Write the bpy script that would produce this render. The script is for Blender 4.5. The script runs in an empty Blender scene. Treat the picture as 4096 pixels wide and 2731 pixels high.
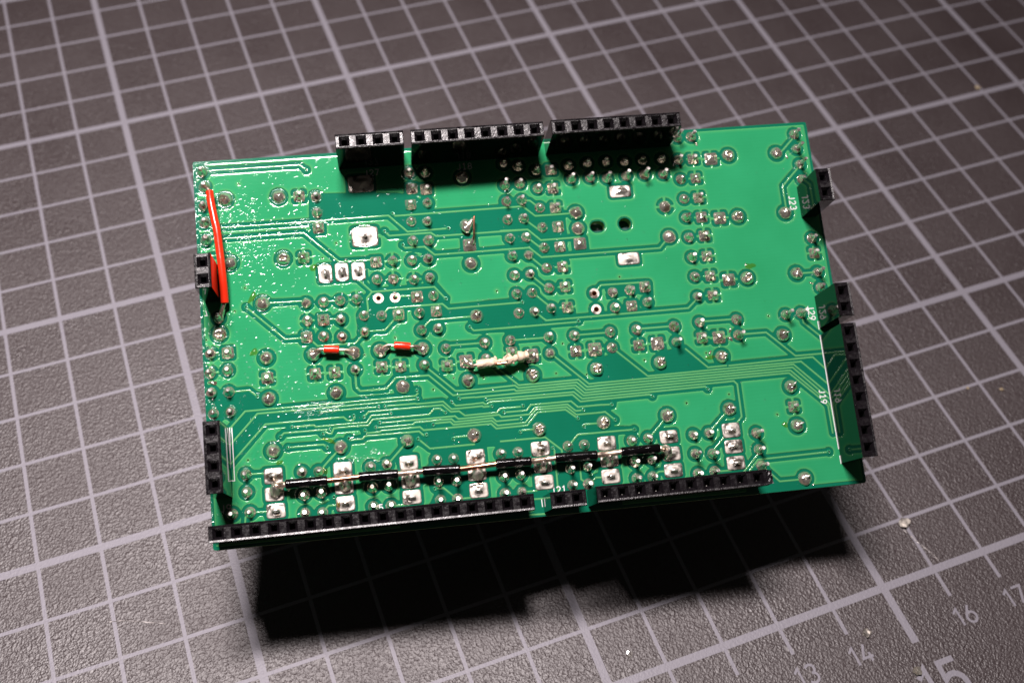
import bpy, bmesh, math, random, json
import numpy as np
from mathutils import Matrix, Vector
random.seed(7)
rng = np.random.default_rng(11)
SC = bpy.context.scene
COL = SC.collection
MM = 0.001            # everything below is written in millimetres and stored in metres

# ------------------------------------------------------------------ camera
CAM_R = [[0.9345638, -0.3526540, 0.0471770], [-0.2582759, -0.7636176, -0.5917616], [0.2447123, 0.5408543, -0.8047313]]
CAM_P = (56.973, -47.818, 171.741)
cd = bpy.data.cameras.new('camera')
cam = bpy.data.objects.new('camera', cd); COL.objects.link(cam); SC.camera = cam
cd.sensor_fit = 'HORIZONTAL'; cd.sensor_width = 36.0; cd.lens = 4475.53 * 36 / 4096
cd.clip_start = 0.005; cd.clip_end = 20
xa, ya, za = [Vector(r) for r in CAM_R]
cam.matrix_world = Matrix(((xa[0], -ya[0], -za[0], CAM_P[0] * MM), (xa[1], -ya[1], -za[1], CAM_P[1] * MM),
                           (xa[2], -ya[2], -za[2], CAM_P[2] * MM), (0, 0, 0, 1)))
cd.dof.use_dof = True; cd.dof.focus_distance = 0.166; cd.dof.aperture_fstop = 22

# ------------------------------------------------------------------ world: a dark room
W = bpy.data.worlds.new('World'); SC.world = W; W.use_nodes = True
bg = W.node_tree.nodes['Background']; bg.inputs[0].default_value = (0.8, 0.72, 0.66, 1); bg.inputs[1].default_value = 0.026

# ------------------------------------------------------------------ the work lamp (one long LED head above the mat)
ld = bpy.data.lights.new('work_lamp', 'AREA'); ld.shape = 'RECTANGLE'
ld.size = 0.135; ld.size_y = 0.045; ld.energy = 1.28; ld.color = (1.0, 0.90, 0.895); ld.spread = math.radians(101)
lamp = bpy.data.objects.new('work_lamp', ld); COL.objects.link(lamp)
lamp.location = (0.052, 0.112, 0.46)
lamp.rotation_euler = (math.radians(-6), math.radians(2.5), 0)
lamp['category'] = 'lamp'; lamp['label'] = 'long work lamp above the board, out of frame'

SC.view_settings.view_transform = 'Standard'; SC.view_settings.look = 'None'
SC.view_settings.exposure = 0.0; SC.view_settings.gamma = 1.0
SC.render.engine = 'CYCLES'
SC.cycles.max_bounces = 6; SC.cycles.diffuse_bounces = 2; SC.cycles.glossy_bounces = 4; SC.cycles.transparent_max_bounces = 12
SC.cycles.sample_clamp_indirect = 3.0
SC.cycles.caustics_reflective = False; SC.cycles.caustics_refractive = False

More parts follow.
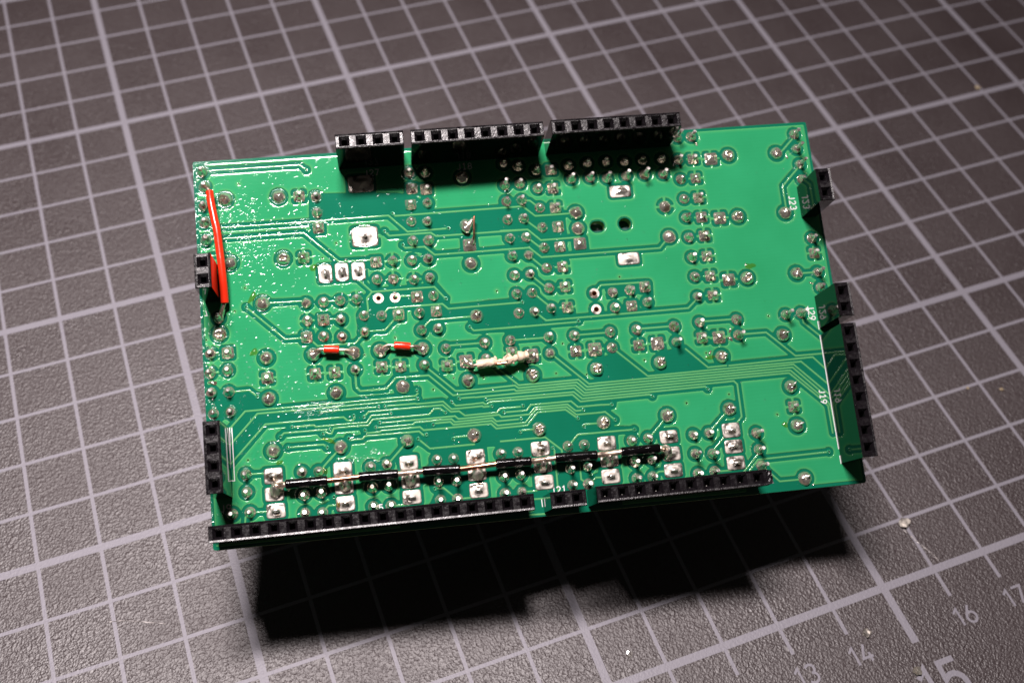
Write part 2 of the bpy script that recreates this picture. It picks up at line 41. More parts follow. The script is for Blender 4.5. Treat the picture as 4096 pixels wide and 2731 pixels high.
DATA = json.loads(r'''{"pads":[["r",1.42,58.21,"w"],["r",1.61,55.75,"w"],["r",1.32,52.57,"w"],["r",1.38,49.94,"w"],["R",4.67,53.43,"w"],["R",12.87,53.31,"w"],["s",16.02,53.15,"tw"],["r",18.63,52.88,"w"],["r",18.61,50.23,"w"],["r",33.5,55.84,"w"],["r",35.99,55.66,""],["s",33.67,53.12,"w"],["s",35.94,52.88,""],["s",33.27,50.49,""],["r",35.93,50.54,""],["R",41.85,54.45,""],["r",33.12,47.72,""],["r",35.64,47.46,""],["r",48.61,56.26,""],["r",50.96,55.66,""],["r",48.5,52.6,"p"],["r",50.91,52.71,""],["r",53.8,54.74,""],["s",56.22,54.71,""],["r",53.73,51.65,""],["s",56.2,51.54,"t"],["r",50.92,49.92,""],["r",48.45,49.89,"p"],["r",53.71,48.43,""],["s",56.24,48.31,"t"],["R",59.42,47.14,""],["r",48.34,46.85,""],["r",50.93,46.86,""],["r",53.75,45.16,""],["s",56.28,45.1,"t"],["r",59.13,55.23,""],["r",62.22,55.37,""],["r",65.31,55.44,""],["r",68.38,55.23,""],["r",71.36,55.31,""],["r",74.54,55.23,""],["r",59.34,52.89,"p"],["r",62.41,52.89,"p"],["r",65.16,52.54,"p"],["r",68.34,52.75,"p"],["r",71.37,52.75,"p"],["r",74.46,52.6,"p"],["R",74.07,47.11,"t"],["r",77.64,58.7,"p"],["r",80.01,58.69,"p"],["r",77.33,54.89,"p"],["s",79.82,54.86,"t"],["S",82.8,54.65,"t"],["R",85.8,55.03,""],["R",93.95,54.83,""],["r",97.51,57.94,"p"],["r",97.46,55.33,"p"],["r",97.6,52.64,"p"],["r",97.54,50.05,""],["r",77.28,51.52,""],["s",79.78,51.56,"t"],["r",77.38,48.17,""],["s",79.8,48.21,"t"],["r",77.29,45.0,""],["s",79.82,44.88,"t"],["S",82.81,44.5,"t"],["R",85.87,44.49,""],["R",93.83,44.54,""],["r",1.43,47.09,"w"],["R",4.87,43.14,"w"],["s",18.64,47.76,"w"],["R",12.94,43.24,"w"],["s",16.05,43.13,"tw"],["s",27.07,41.56,""],["r",27.01,38.75,""],["R",9.34,36.35,"w"],["r",15.93,35.87,""],["r",18.58,35.85,""],["r",21.11,35.84,""],["r",23.66,35.9,"t"],["r",15.9,33.12,"t"],["s",18.34,33.04,""],["r",20.98,32.82,""],["r",24.55,33.19,""],["r",27.23,32.96,""],["r",2.68,34.64,""],["R",2.61,32.13,"w"],["s",15.63,30.53,"w"],["r",18.17,30.45,""],["r",20.98,30.14,""],["r",24.47,30.57,""],["h",26.98,35.76,""],["R",41.74,46.4,""],["S",41.89,43.16,""],["r",33.04,44.55,""],["r",35.54,44.43,""],["r",29.66,41.56,"t"],["r",32.65,41.39,""],["r",35.22,41.39,""],["r",29.54,38.62,"t"],["r",32.68,38.29,"t"],["r",35.21,38.36,""],["R",41.85,40.1,""],["r",48.37,43.78,""],["r",48.47,40.83,""],["r",48.47,37.69,""],["r",48.47,34.65,""],["r",48.48,31.56,""],["h",29.55,35.68,""],["s",32.92,35.51,""],["r",35.5,35.46,""],["s",29.84,32.87,""],["r",33.09,32.93,""],["s",35.7,32.92,""],["R",41.87,31.65,""],["r",33.14,30.16,""],["r",35.7,30.14,""],["R",59.48,44.54,""],["r",50.98,43.78,""],["r",53.67,41.81,""],["s",56.21,41.78,"t"],["S",59.47,42.03,""],["R",74.05,42.02,""],["r",51.08,40.76,""],["r",53.7,38.48,""],["s",56.24,38.46,"t"],["r",50.94,37.66,""],["r",53.71,35.19,""],["s",56.26,35.18,"t"],["r",50.94,34.65,""],["r",53.67,31.92,""],["s",56.26,31.84,"t"],["r",51.0,31.53,""],["h",60.75,33.73,""],["h",60.77,31.14,""],["r",63.72,33.66,"t"],["r",66.51,33.78,"t"],["s",69.02,34.13,""],["r",63.78,31.16,""],["s",66.48,31.21,""],["r",69.05,31.59,""],["r",56.78,27.27,""],["r",62.51,27.32,""],["r",66.77,27.35,""],["r",72.82,27.35,""],["r",52.74,27.35,""],["r",77.24,41.67,""],["s",79.86,41.75,"t"],["r",77.29,38.32,""],["s",79.79,38.33,"t"],["r",77.32,35.11,""],["s",79.87,35.04,"t"],["S",82.79,34.15,"t"],["R",85.82,34.19,""],["r",77.28,31.77,""],["s",79.82,31.81,"t"],["R",94.11,34.27,""],["r",97.6,34.2,"p"],["r",97.67,31.63,""],["r",97.57,39.94,"p"],["s",97.59,37.42,"t"],["r",77.02,27.62,""],["r",83.04,27.59,""],["r",91.2,27.66,"p"],["r",93.75,27.72,"p"],["R",90.21,24.43,""],["s",77.05,25.13,"t"],["S",79.79,24.96,"t"],["r",82.98,25.05,"p"],["r",72.84,24.81,"p"],["r",1.19,29.24,"tw"],["s",3.71,29.15,"w"],["r",0.98,26.31,"tw"],["r",3.56,26.47,"w"],["R",9.39,27.86,""],["s",9.36,24.77,"tw"],["r",1.01,23.26,""],["r",3.56,23.15,""],["R",9.37,21.58,""],["r",1.09,20.09,"w"],["r",3.64,20.11,"w"],["R",16.46,27.76,""],["R",22.54,27.49,""],["s",16.5,24.79,"t"],["s",19.44,24.72,"t"],["r",22.53,24.84,""],["R",19.46,21.57,""],["R",9.5,13.66,"w"],["R",19.49,13.27,""],["R",26.57,27.46,""],["R",33.07,27.23,""],["s",26.6,24.93,"t"],["s",29.46,24.75,"t"],["r",33.07,24.69,""],["R",29.51,21.56,""],["r",36.61,26.95,""],["s",36.56,24.24,"t"],["S",39.53,24.71,"t"],["r",42.64,24.84,""],["r",42.67,27.33,""],["r",46.69,27.38,""],["s",46.74,25.42,"t"],["R",39.54,21.58,""],["R",29.49,13.27,""],["R",39.62,13.17,""],["r",52.69,24.76,""],["S",49.77,24.68,"t"],["R",49.59,21.58,""],["s",56.74,24.74,"t"],["S",59.76,24.77,"t"],["R",59.67,21.64,""],["r",62.52,24.81,""],["s",66.78,24.81,"t"],["S",69.79,24.85,"t"],["R",69.81,21.75,""],["R",49.65,13.18,""],["R",59.72,13.24,""],["R",69.8,13.37,""],["R",79.79,21.84,""],["R",90.21,16.09,""],["s",90.15,12.9,"t"],["R",90.21,9.86,""],["R",79.78,13.49,""],["r",73.51,9.98,""],["r",76.0,10.07,""],["r",83.51,9.36,"p"],["r",83.52,6.76,"p"],["r",5.33,10.57,"w"],["r",5.31,7.99,"w"],["r",3.04,4.98,"p"],["r",5.62,4.97,""],["r",13.52,10.14,""],["r",15.95,9.96,""],["r",13.59,6.72,"p"],["r",16.14,6.84,"p"],["r",13.59,4.03,"p"],["r",16.14,3.89,"p"],["r",23.64,9.91,""],["r",23.71,6.85,"p"],["r",26.11,10.05,""],["r",26.13,6.86,"p"],["r",23.62,4.01,"p"],["r",26.23,3.87,"p"],["r",33.63,10.02,""],["r",36.16,9.97,""],["r",33.58,6.75,"p"],["r",36.26,6.62,"p"],["r",33.63,3.95,"p"],["r",36.18,3.88,"p"],["r",43.42,9.97,""],["r",46.0,9.98,""],["r",43.48,6.54,"p"],["r",46.02,6.55,"p"],["r",43.41,3.98,"p"],["r",45.99,3.91,"p"],["r",53.74,10.15,""],["r",56.29,10.1,""],["r",53.73,6.69,"p"],["r",56.37,6.76,"p"],["r",53.76,4.17,"p"],["r",56.22,4.12,"p"],["r",63.74,10.04,""],["r",66.33,10.19,""],["r",63.81,6.75,"p"],["r",66.42,6.82,"p"],["r",63.74,4.21,"p"],["r",66.27,4.22,"p"],["r",83.54,4.23,"p"],["r",73.37,7.07,"p"],["r",76.1,6.8,"p"],["r",73.4,3.97,"p"],["r",76.05,4.11,"p"],["R",90.14,1.59,""]],"rects":[[25.74,54.53,2.0,1.38,""],[25.69,45.8,2.05,1.59,"tw"],[67.06,50.21,1.74,0.98,""],[67.01,38.94,1.74,0.99,""],[19.16,40.32,1.07,1.44,"b"],[21.71,40.39,1.04,1.43,"b"],[24.26,40.32,1.05,1.43,"b"],[9.31,10.0,1.39,1.16,"b"],[9.29,7.29,1.39,1.03,"b"],[9.36,4.84,1.38,1.09,"b"],[19.51,9.75,1.41,1.33,"b"],[19.53,7.59,1.38,1.32,"b"],[19.55,4.85,1.4,1.13,"b"],[29.39,10.0,1.38,1.07,"b"],[29.44,7.24,1.37,1.08,"b"],[29.41,4.83,1.4,1.07,"b"],[39.5,9.92,1.42,1.1,"b"],[39.48,7.4,1.39,1.09,"b"],[39.48,4.84,1.41,1.12,"b"],[49.49,10.18,1.44,1.1,"b"],[49.56,7.57,1.37,1.03,"b"],[49.52,5.05,1.43,1.09,"b"],[59.79,10.04,1.43,1.07,"b"],[59.87,7.48,1.39,1.11,"b"],[59.79,4.94,1.42,1.1,"b"],[69.59,10.09,1.41,0.99,"b"],[69.63,7.45,1.4,1.05,"b"],[69.61,4.89,1.42,1.05,"b"],[79.57,10.17,1.42,1.13,"b"],[79.6,7.61,1.42,1.04,"b"],[79.56,5.05,1.42,1.05,"b"]],"traces":[[[2.29,58.38],[16.42,58.36],[17.41,57.44]],[[1.7,49.49],[2.45,48.97],[18.59,48.88],[19.73,48.89]],[[19.74,48.97],[29.62,48.99],[32.38,46.11],[38.76,46.17]],[[1.39,47.17],[16.31,47.18],[21.38,42.09],[27.09,41.98]],[[1.28,52.66],[4.58,52.55]],[[1.96,44.6],[4.52,44.47]],[[9.31,36.42],[15.94,36.27]],[[6.86,36.02],[12.34,30.54],[15.6,30.48]],[[15.98,30.31],[17.17,29.05],[22.91,29.01],[24.46,30.51]],[[24.62,30.71],[27.55,30.63],[29.48,32.55]],[[24.11,38.99],[26.07,36.85],[35.74,36.87],[37.34,34.82]],[[26.07,36.85],[25.22,35.97],[25.25,33.93],[24.85,33.49]],[[18.57,35.94],[21.1,35.86]],[[18.33,33.13],[20.98,33.01]],[[29.56,35.81],[32.95,35.73]],[[27.57,33.26],[28.36,34.07],[36.74,34.05],[37.58,33.19],[49.25,33.25]],[[33.37,30.46],[34.66,31.64],[41.89,31.66]],[[40.63,30.0],[41.2,29.41],[49.23,29.4]],[[45.29,29.37],[57.7,29.37]],[[36.9,27.37],[42.69,27.34]],[[46.81,27.35],[52.77,27.31]],[[56.78,27.3],[62.55,27.28]],[[66.84,27.44],[72.88,27.41]],[[77.1,27.74],[83.13,27.68]],[[28.81,46.42],[29.48,45.67],[36.02,45.66],[36.77,45.04],[50.94,44.99]],[[46.95,45.12],[51.37,45.0],[53.28,43.09],[59.64,43.09]],[[31.46,43.99],[31.82,43.5],[34.81,43.45],[36.29,42.03],[50.61,41.99]],[[46.62,42.02],[51.31,42.01],[53.06,40.29],[72.29,40.28],[73.99,42.0]],[[30.31,49.24],[30.68,48.84],[51.37,48.9]],[[50.63,48.89],[51.04,48.86],[52.84,47.15],[59.46,47.15]],[[51.45,46.37],[53.75,44.28]],[[51.01,43.86],[53.65,41.33]],[[51.1,40.69],[53.69,38.1]],[[50.96,37.59],[53.71,34.9]],[[50.98,34.72],[53.71,31.98]],[[51.03,31.58],[52.61,30.04],[75.54,30.09],[77.33,31.62]],[[50.95,49.93],[52.24,49.77],[53.73,48.37]],[[61.1,34.01],[61.97,34.99],[69.17,34.89]],[[93.8,27.5],[93.94,26.16],[96.61,23.48],[100.3,23.44]],[[83.07,25.14],[87.57,25.1],[91.75,20.92],[99.15,20.89]],[[97.55,57.59],[94.88,55.08]],[[97.67,52.5],[94.15,49.14],[94.13,45.4]],[[94.2,34.28],[97.7,34.23]],[[80.66,20.3],[94.53,20.48],[96.23,18.52]],[[80.04,19.89],[92.51,19.93],[96.25,16.03]],[[79.98,19.46],[91.22,19.57],[96.23,14.32]],[[79.92,19.04],[90.97,19.12],[96.11,13.64]],[[79.86,18.65],[90.55,18.67],[95.78,13.25],[96.13,12.45],[96.28,8.46]],[[79.8,18.23],[90.26,18.27],[95.03,13.45],[95.74,12.49],[95.79,8.12]],[[79.73,17.78],[81.16,17.82],[81.64,17.27],[81.59,12.12],[80.43,10.97]],[[74.1,23.67],[77.33,20.34],[80.44,20.36]],[[62.6,24.59],[63.21,24.11],[67.58,19.82],[80.04,19.89]],[[59.92,19.46],[79.98,19.46]],[[59.87,19.03],[79.92,19.04]],[[59.81,18.57],[79.86,18.65]],[[59.76,18.15],[79.8,18.23]],[[59.71,17.72],[79.73,17.78]],[[59.65,17.26],[76.43,17.36],[76.79,16.95]],[[59.6,16.86],[67.45,16.92],[67.87,16.59]],[[59.5,16.02],[61.33,15.92]],[[59.35,14.83],[60.15,14.88],[61.55,13.48]],[[53.29,24.21],[52.73,24.8]],[[52.89,24.68],[53.41,24.13],[58.18,19.43],[59.92,19.46]],[[42.58,24.84],[44.9,22.54],[47.26,20.23],[56.6,20.26],[57.83,18.98],[59.87,19.03]],[[40.45,20.15],[46.65,20.25],[47.13,19.79],[56.3,19.85],[57.57,18.54],[59.81,18.57]],[[40.4,19.61],[46.5,19.64],[46.72,19.37],[56.04,19.43],[57.31,18.1],[59.76,18.15]],[[40.33,18.96],[55.78,19.02],[57.09,17.71],[59.71,17.72]],[[41.96,18.44],[55.67,18.4],[56.83,17.25],[59.65,17.26]],[[40.23,17.98],[41.47,18.03],[41.73,17.77],[42.14,17.76],[42.45,18.02],[55.41,17.99],[56.52,16.81],[59.6,16.86]],[[40.19,17.5],[41.3,17.53],[41.48,17.36],[42.74,17.37]],[[40.07,16.33],[43.43,16.32],[44.06,16.88],[47.52,16.89]],[[44.49,16.24],[48.02,16.22],[48.77,17.02],[55.05,17.02],[56.01,16.01],[59.5,16.02]],[[40.03,15.9],[43.72,15.96],[44.08,15.56],[48.37,15.57],[49.38,16.55],[54.45,16.57],[55.61,15.43],[56.82,15.44]],[[39.98,15.49],[42.69,15.56],[43.2,14.98],[47.02,14.98]],[[39.95,15.1],[42.52,15.13],[43.34,14.33],[47.65,14.36],[49.51,16.2],[54.28,16.17],[55.62,14.85],[59.35,14.83]],[[39.9,14.68],[42.36,14.69],[43.09,13.88],[47.9,13.92],[49.71,15.77],[54.03,15.78],[55.8,14.25]],[[46.73,13.01],[47.0,13.23],[49.59,13.23]],[[56.56,12.94],[56.8,13.24],[59.55,13.22]],[[22.56,24.87],[22.5,22.08],[23.02,21.54],[27.05,21.54],[28.6,23.09],[33.59,23.01],[37.02,19.59],[40.4,19.61]],[[32.55,25.06],[34.73,22.95],[37.45,20.24],[38.39,20.17],[40.45,20.15]],[[37.87,19.04],[40.34,19.0]],[[36.72,18.55],[37.27,17.96],[40.23,17.97]],[[26.54,18.87],[31.22,18.85],[31.34,18.76],[35.4,18.78],[36.58,17.49],[40.19,17.5]],[[23.28,17.55],[24.04,18.25],[35.27,18.25],[36.42,17.08],[37.68,17.07],[38.5,16.32],[40.07,16.32]],[[27.35,17.61],[24.43,17.63],[23.63,16.66],[21.12,16.72]],[[21.09,16.25],[23.84,16.19],[24.58,17.04],[33.12,16.98],[33.92,17.78],[34.89,17.74],[35.6,17.05]],[[25.57,16.36],[37.0,16.38],[37.48,15.89],[40.03,15.89]],[[24.94,15.72],[30.58,15.7],[30.84,15.98],[36.43,15.98],[36.87,15.47],[39.98,15.49]],[[33.62,15.55],[36.19,15.57],[36.63,15.07],[39.95,15.1]],[[23.3,15.48],[23.58,15.04],[25.54,15.06],[25.67,15.19],[31.54,15.22],[32.06,14.68],[39.9,14.67]],[[20.76,14.22],[22.84,14.23],[23.23,14.61],[31.36,14.57],[31.99,13.92],[32.4,13.98]],[[31.12,13.43],[32.76,11.82],[39.61,11.81]],[[43.45,11.86],[50.41,11.85],[52.74,9.7],[52.72,8.46]],[[36.41,12.93],[36.69,13.18],[39.33,13.18]],[[29.47,13.19],[26.15,9.96]],[[31.59,20.83],[31.68,20.37],[31.33,20.03],[21.38,20.01]],[[31.59,19.5],[21.34,19.48]],[[25.58,18.84],[21.29,18.89]],[[21.78,17.81],[21.9,17.51],[21.56,17.18],[20.82,17.19]],[[3.12,17.39],[5.77,20.04],[21.38,20.01]],[[2.98,14.89],[7.54,19.51],[21.34,19.46]],[[16.74,18.89],[21.29,18.89]],[[2.81,11.97],[8.61,17.8],[20.23,17.79],[20.79,17.21]],[[12.49,16.99],[15.73,17.0],[16.02,16.72],[21.12,16.72]],[[10.71,15.72],[11.26,16.22],[18.04,16.14]],[[17.01,15.59],[17.46,15.79],[17.91,15.46],[18.27,15.47],[18.68,16.24],[21.09,16.25]],[[11.74,13.99],[16.93,13.95],[17.45,13.47]],[[3.59,23.15],[6.54,23.17],[7.7,22.09]],[[19.07,12.9],[17.62,11.44]],[[18.23,12.12],[16.6,10.5]],[[22.49,24.42],[22.46,22.38],[23.03,21.54],[26.79,21.46]],[[83.52,6.24],[80.5,3.43]],[[94.65,5.32],[83.16,5.22],[81.3,3.35]],[[83.86,4.02],[86.07,1.56],[90.22,1.52]],[[79.68,13.44],[76.36,10.41]],[[78.53,9.4],[76.47,7.47]],[[76.25,4.04],[78.68,4.0]],[[5.3,10.63],[8.83,10.44]],[[5.59,4.98],[8.48,4.81]],[[16.12,3.97],[17.06,4.82],[19.06,4.74]],[[26.23,3.85],[29.04,3.79]],[[36.2,3.89],[39.02,3.83]],[[32.95,5.75],[34.26,5.72],[36.01,3.98]],[[46.12,3.92],[48.2,3.9],[49.21,4.71]],[[53.92,10.23],[55.5,11.78],[64.37,11.73]],[[51.4,10.11],[51.61,9.66],[51.48,3.45]],[[55.24,8.0],[55.21,4.95],[56.1,4.15]],[[56.36,4.12],[57.52,4.98],[59.49,4.85]],[[66.34,4.3],[67.36,4.92],[69.36,4.85]],[[69.69,13.17],[66.6,10.27]],[[47.16,2.7],[50.53,2.58]],[[46.64,0.41],[49.49,0.31]],[[5.58,4.8],[4.89,4.31],[4.74,3.14]]],"vias":[[17.41,57.44],[30.31,49.24],[38.83,46.17],[6.86,36.02],[28.81,46.42],[31.46,43.99],[37.34,34.82],[49.25,33.27],[40.63,30.0],[57.71,29.46],[76.79,16.95],[67.87,16.59],[61.33,15.89],[61.55,13.48],[64.38,11.7],[41.97,18.48],[42.74,17.37],[47.53,16.95],[44.49,16.26],[47.02,14.98],[56.82,15.46],[55.8,14.25],[56.56,12.94],[46.73,13.01],[23.28,17.55],[21.78,17.81],[25.58,18.86],[26.54,18.87],[27.35,17.68],[31.59,20.83],[31.59,19.51],[25.58,16.44],[24.94,15.77],[23.3,15.48],[32.4,13.98],[31.12,13.43],[36.41,12.93],[33.6,15.39],[35.6,17.05],[36.72,18.55],[37.87,19.06],[16.74,18.89],[12.49,17.03],[10.71,15.72],[18.04,16.14],[17.01,15.59],[11.74,13.99],[17.45,13.47],[20.79,14.5],[7.7,22.09],[32.95,5.75],[51.4,10.11],[94.65,5.32],[17.93,5.99]],"tvias":[[6.85,55.88],[6.87,39.05],[5.11,35.5],[18.94,42.84],[21.19,45.14],[0.64,31.43],[29.01,29.36],[45.41,35.38],[65.14,36.08],[54.79,26.14],[37.4,22.28],[41.93,21.85],[34.09,20.77],[24.11,27.06],[53.25,21.55],[67.36,22.39],[58.01,20.93],[73.12,15.06],[80.07,15.81],[77.38,22.65],[87.3,11.92],[5.76,12.7],[88.37,27.71],[47.24,22.66]],"dark":[[[17.58,53.82],[20.06,53.38],[31.34,52.66],[37.11,50.93],[36.91,49.42],[47.16,49.5],[48.29,48.53],[52.02,48.82],[57.45,48.27],[57.64,46.4],[57.61,43.77],[57.35,42.73],[57.41,40.89],[57.7,39.88],[53.1,38.85],[51.0,39.58],[47.53,41.39],[40.93,41.5],[36.5,41.43],[34.84,42.26],[31.98,43.04],[30.87,44.1],[31.74,44.87],[29.25,45.34],[28.2,47.1],[28.87,47.19],[29.67,46.43],[31.2,46.38],[29.5,48.29],[20.03,48.43],[18.39,48.55],[17.25,49.19]],[[-0.22,23.35],[3.59,23.13],[5.13,23.77],[6.63,23.63],[7.96,22.6],[9.02,21.46],[10.74,20.65],[17.97,20.63],[20.78,20.61],[21.43,20.62],[28.11,20.66],[31.1,22.45],[31.18,21.53],[32.28,21.18],[32.19,20.12],[32.37,19.4],[35.69,19.3],[35.99,19.03],[36.4,19.44],[37.01,19.43],[38.29,19.97],[41.06,20.84],[45.55,20.85],[47.54,20.86],[48.12,20.84],[51.2,20.86],[55.63,20.88],[57.47,20.14],[58.46,20.04],[59.06,20.08],[60.0,20.08],[67.67,20.44],[68.69,20.46],[71.9,20.19],[77.68,20.95],[78.46,20.97],[80.13,20.48],[81.24,20.99],[90.62,21.05],[91.51,21.36],[96.34,21.28],[97.25,13.11],[95.04,13.49],[90.26,18.27],[79.8,18.23],[79.73,17.78],[76.43,17.36],[67.45,16.92],[59.61,16.89],[59.56,16.52],[62.22,16.27],[62.11,15.78],[61.04,14.96],[62.17,13.94],[62.25,13.27],[61.2,12.54],[63.73,12.34],[64.98,11.6],[61.76,11.19],[60.78,3.55],[61.24,1.95],[60.95,-0.34],[55.15,-0.39],[42.2,-0.08],[30.71,-0.16],[27.23,-0.18],[27.9,7.47],[27.77,8.25],[28.03,12.72],[28.01,13.99],[23.54,14.0],[23.03,13.6],[21.08,13.55],[20.6,14.04],[19.99,14.58],[21.01,15.21],[22.64,14.97],[22.53,15.55],[19.19,15.58],[18.43,14.89],[17.0,14.87],[16.03,15.64],[11.57,15.59],[9.97,15.79],[10.9,16.81],[11.66,16.9],[11.63,17.11],[8.88,17.17],[3.43,11.54],[3.21,7.53],[-1.19,7.98],[-0.85,19.54],[-0.65,23.39]],[[59.24,23.35],[60.76,23.55],[62.82,23.78],[67.6,19.82],[58.36,19.44],[59.44,20.56]],[[69.46,23.46],[71.12,23.59],[73.25,24.09],[77.27,20.38],[68.41,19.75],[69.6,20.45]],[[25.23,36.58],[36.39,37.44],[38.03,35.1],[37.92,33.88],[49.75,34.13],[51.67,33.41],[57.42,30.45],[57.7,30.7],[59.41,30.28],[58.56,29.39],[57.87,28.76],[56.18,28.77],[53.27,28.75],[52.72,27.43],[46.69,27.41],[45.89,28.7],[43.24,28.8],[42.06,28.76],[40.25,29.19],[39.96,30.3],[40.56,31.0],[36.85,31.04],[35.8,31.07],[34.65,31.57],[33.26,31.42],[32.94,31.58],[32.1,32.47],[31.86,33.44],[31.2,33.49],[31.09,32.15],[29.66,31.59],[27.5,30.03],[25.61,30.06],[24.48,30.56],[23.37,31.32],[23.26,33.22],[23.88,34.52]],[[61.54,35.37],[69.12,35.38],[70.43,34.78],[70.25,32.42],[67.44,33.07],[62.56,32.5],[62.64,34.3],[61.96,34.36]],[[84.39,3.04],[86.21,1.55],[89.35,1.5],[91.24,0.45],[91.39,-0.29],[80.44,-0.5],[81.03,3.38]]],"bright":[[[36.85,44.47],[40.41,44.4],[40.38,42.73],[36.75,42.67],[36.0,43.21]],[[43.38,44.45],[47.17,44.37],[47.54,42.72],[43.4,42.63]],[[57.66,46.54],[58.07,46.51],[58.65,45.61],[58.15,43.73],[57.68,43.76]],[[57.75,42.41],[58.0,42.4],[57.99,40.91],[57.62,40.94]],[[41.39,11.2],[42.75,11.17],[42.18,10.06],[42.51,8.86],[41.4,8.84]],[[41.19,6.79],[47.9,6.77],[47.64,4.48],[41.29,3.38]],[[31.19,6.5],[32.04,6.67],[32.14,5.64],[32.79,5.07],[31.94,3.5],[31.04,3.4]],[[30.96,12.5],[32.9,11.15],[32.31,9.6],[32.08,9.23],[30.91,9.09],[31.11,11.26],[29.99,11.63]],[[55.88,5.6],[58.09,6.42],[57.87,5.66],[56.89,5.24],[56.6,5.01],[55.83,5.21]],[[2.74,19.11],[3.46,18.64],[3.0,18.17],[2.26,18.76]],[[19.27,15.58],[22.45,15.56],[22.64,14.97],[21.68,14.82],[21.38,15.09]],[[34.15,52.46],[35.24,51.81],[34.72,51.28]]],"holes":[["slot",62.62,44.67,1.1,0.9],["hole",67.12,44.74,1.02,1.02]],"wires":{"long_red":[[2.56,54.47,1.3],[2.71,52.7,1.6],[3.12,49.82,1.9],[3.42,47.96,2.0],[3.64,44.96,2.0],[3.81,42.26,2.0],[3.89,39.62,1.8],[3.9,37.83,1.5],[3.88,36.62,1.3]],"red1":[[18.19,28.19,1.3],[19.31,28.04,1.35],[20.38,27.93,1.3]],"red1l":[[16.38,27.85,0.8],[17.33,28.24,1.2],[18.23,28.18,1.3],[20.41,27.93,1.3],[21.71,27.77,1.2],[22.56,27.37,0.8]],"red2":[[28.76,27.85,1.3],[29.91,27.7,1.35],[31.17,27.48,1.3]],"red2l":[[26.59,27.48,0.8],[27.67,27.97,1.2],[28.76,27.83,1.3],[31.17,27.48,1.3],[32.1,27.45,1.2],[33.05,27.11,0.8]],"white":[[40.99,23.72,1.6],[42.49,23.81,1.7],[44.07,23.9,1.8],[45.77,23.91,1.9],[47.49,24.29,1.9],[48.87,24.56,1.6]],"whitel":[[39.52,24.34,0.8],[40.15,23.68,1.3],[41.05,23.71,1.6],[48.6,24.51,1.6],[49.74,24.6,1.0]],"copper":[[42.97,47.41,1.6],[42.81,46.19,1.5],[42.67,44.48,1.2],[42.52,43.67,0.7]],"redleadT":[[1.58,56.08,0.7],[2.24,55.12,1.1],[2.58,54.33,1.3]],"redleadB":[[3.87,36.69,1.3],[3.44,35.71,1.1],[2.89,34.79,0.7]]},"bws":[[[11.2,8.4,1.9],[17.26,8.36,1.9]],[[21.89,8.43,1.9],[27.66,8.31,1.9]],[[31.33,8.36,1.9],[36.9,8.13,1.9]],[[42.31,8.36,1.9],[47.62,8.23,1.9]],[[51.34,8.38,1.9],[57.73,8.21,1.9]],[[61.49,8.3,1.9],[67.45,8.31,1.9]]],"jl":[[9.37,8.3,1.6],[19.65,8.02,1.6],[29.4,7.94,1.6],[39.44,7.72,1.6],[49.39,8.02,1.6],[59.59,7.93,1.6],[68.62,8.1,1.6]],"headers":{"h1":[23.86,58.35,"x",4],"h2":[35.27,58.35,"x",8],"h3":[56.99,58.47,"x",8],"r1":[97.65,47.42,"y",2],"r2":[97.61,28.9,"y",2],"r3":[97.54,22.52,"y",8],"l1":[1.99,41.16,"y",2],"l2":[2.01,16.42,"y",4],"b1":[2.15,1.86,"x",18],"b2":[50.38,1.75,"x",2],"b3":[57.16,1.93,"x",10]},"silk":{"lines":[[[96.62,23.92],[96.42,5.7]],[[96.27,4.47],[96.36,3.13]],[[96.29,26.23],[96.76,24.79]],[[3.08,17.81],[2.8,9.9],[3.36,9.84],[3.39,17.78]],[[48.81,2.56],[48.83,1.4]],[[0.81,36.0],[0.98,35.18],[0.58,35.21]]],"text":{"J23":[[94.96,47.24],[95.84,44.83]],"J29":[[95.06,28.66],[96.07,26.18]],"J19":[[95.0,15.08],[96.05,12.6]],"J9":[[1.31,5.42],[2.78,6.45]],"J27":[[26.78,55.84],[28.99,56.68]],"J18":[[41.38,55.79],[43.66,56.71]],"5":[[24.44,3.31],[25.14,4.12]],"J21":[[50.55,3.28],[52.81,4.15]]}}}''')

# ------------------------------------------------------------------ materials
def mat(name, col, rough=0.5, metal=0.0, spec=0.5, coat=0.0):
    m = bpy.data.materials.new(name); m.use_nodes = True
    b = m.node_tree.nodes['Principled BSDF']
    b.inputs['Base Color'].default_value = (*col, 1); b.inputs['Roughness'].default_value = rough
    b.inputs['Metallic'].default_value = metal; b.inputs['Specular IOR Level'].default_value = spec
    b.inputs['Coat Weight'].default_value = coat; b.inputs['Coat Roughness'].default_value = 0.05
    return m, m.node_tree, b
def N(nt, t, **kw):
    n = nt.nodes.new(t)
    for k, v in kw.items():
        if k in n.inputs: n.inputs[k].default_value = v
        else: setattr(n, k, v)
    return n
def coords(nt, scale=1000.0):
    tc = N(nt, 'ShaderNodeTexCoord'); v = N(nt, 'ShaderNodeVectorMath', operation='SCALE')
    v.inputs['Scale'].default_value = scale
    nt.links.new(tc.outputs['Object'], v.inputs[0]); return v.outputs[0]
def noise(nt, co, scale, detail=3.0, rough=0.5):
    n = N(nt, 'ShaderNodeTexNoise'); n.inputs['Scale'].default_value = scale; n.inputs['Detail'].default_value = detail
    n.inputs['Roughness'].default_value = rough
    nt.links.new(co, n.inputs['Vector']); return n
def ramp(nt, fac, stops):
    r = N(nt, 'ShaderNodeValToRGB'); el = r.color_ramp.elements
    while len(el) < len(stops): el.new(0.5)
    for e, (p, c) in zip(el, stops): e.position = p; e.color = (*c, 1) if len(c) == 3 else c
    nt.links.new(fac, r.inputs[0]); return r
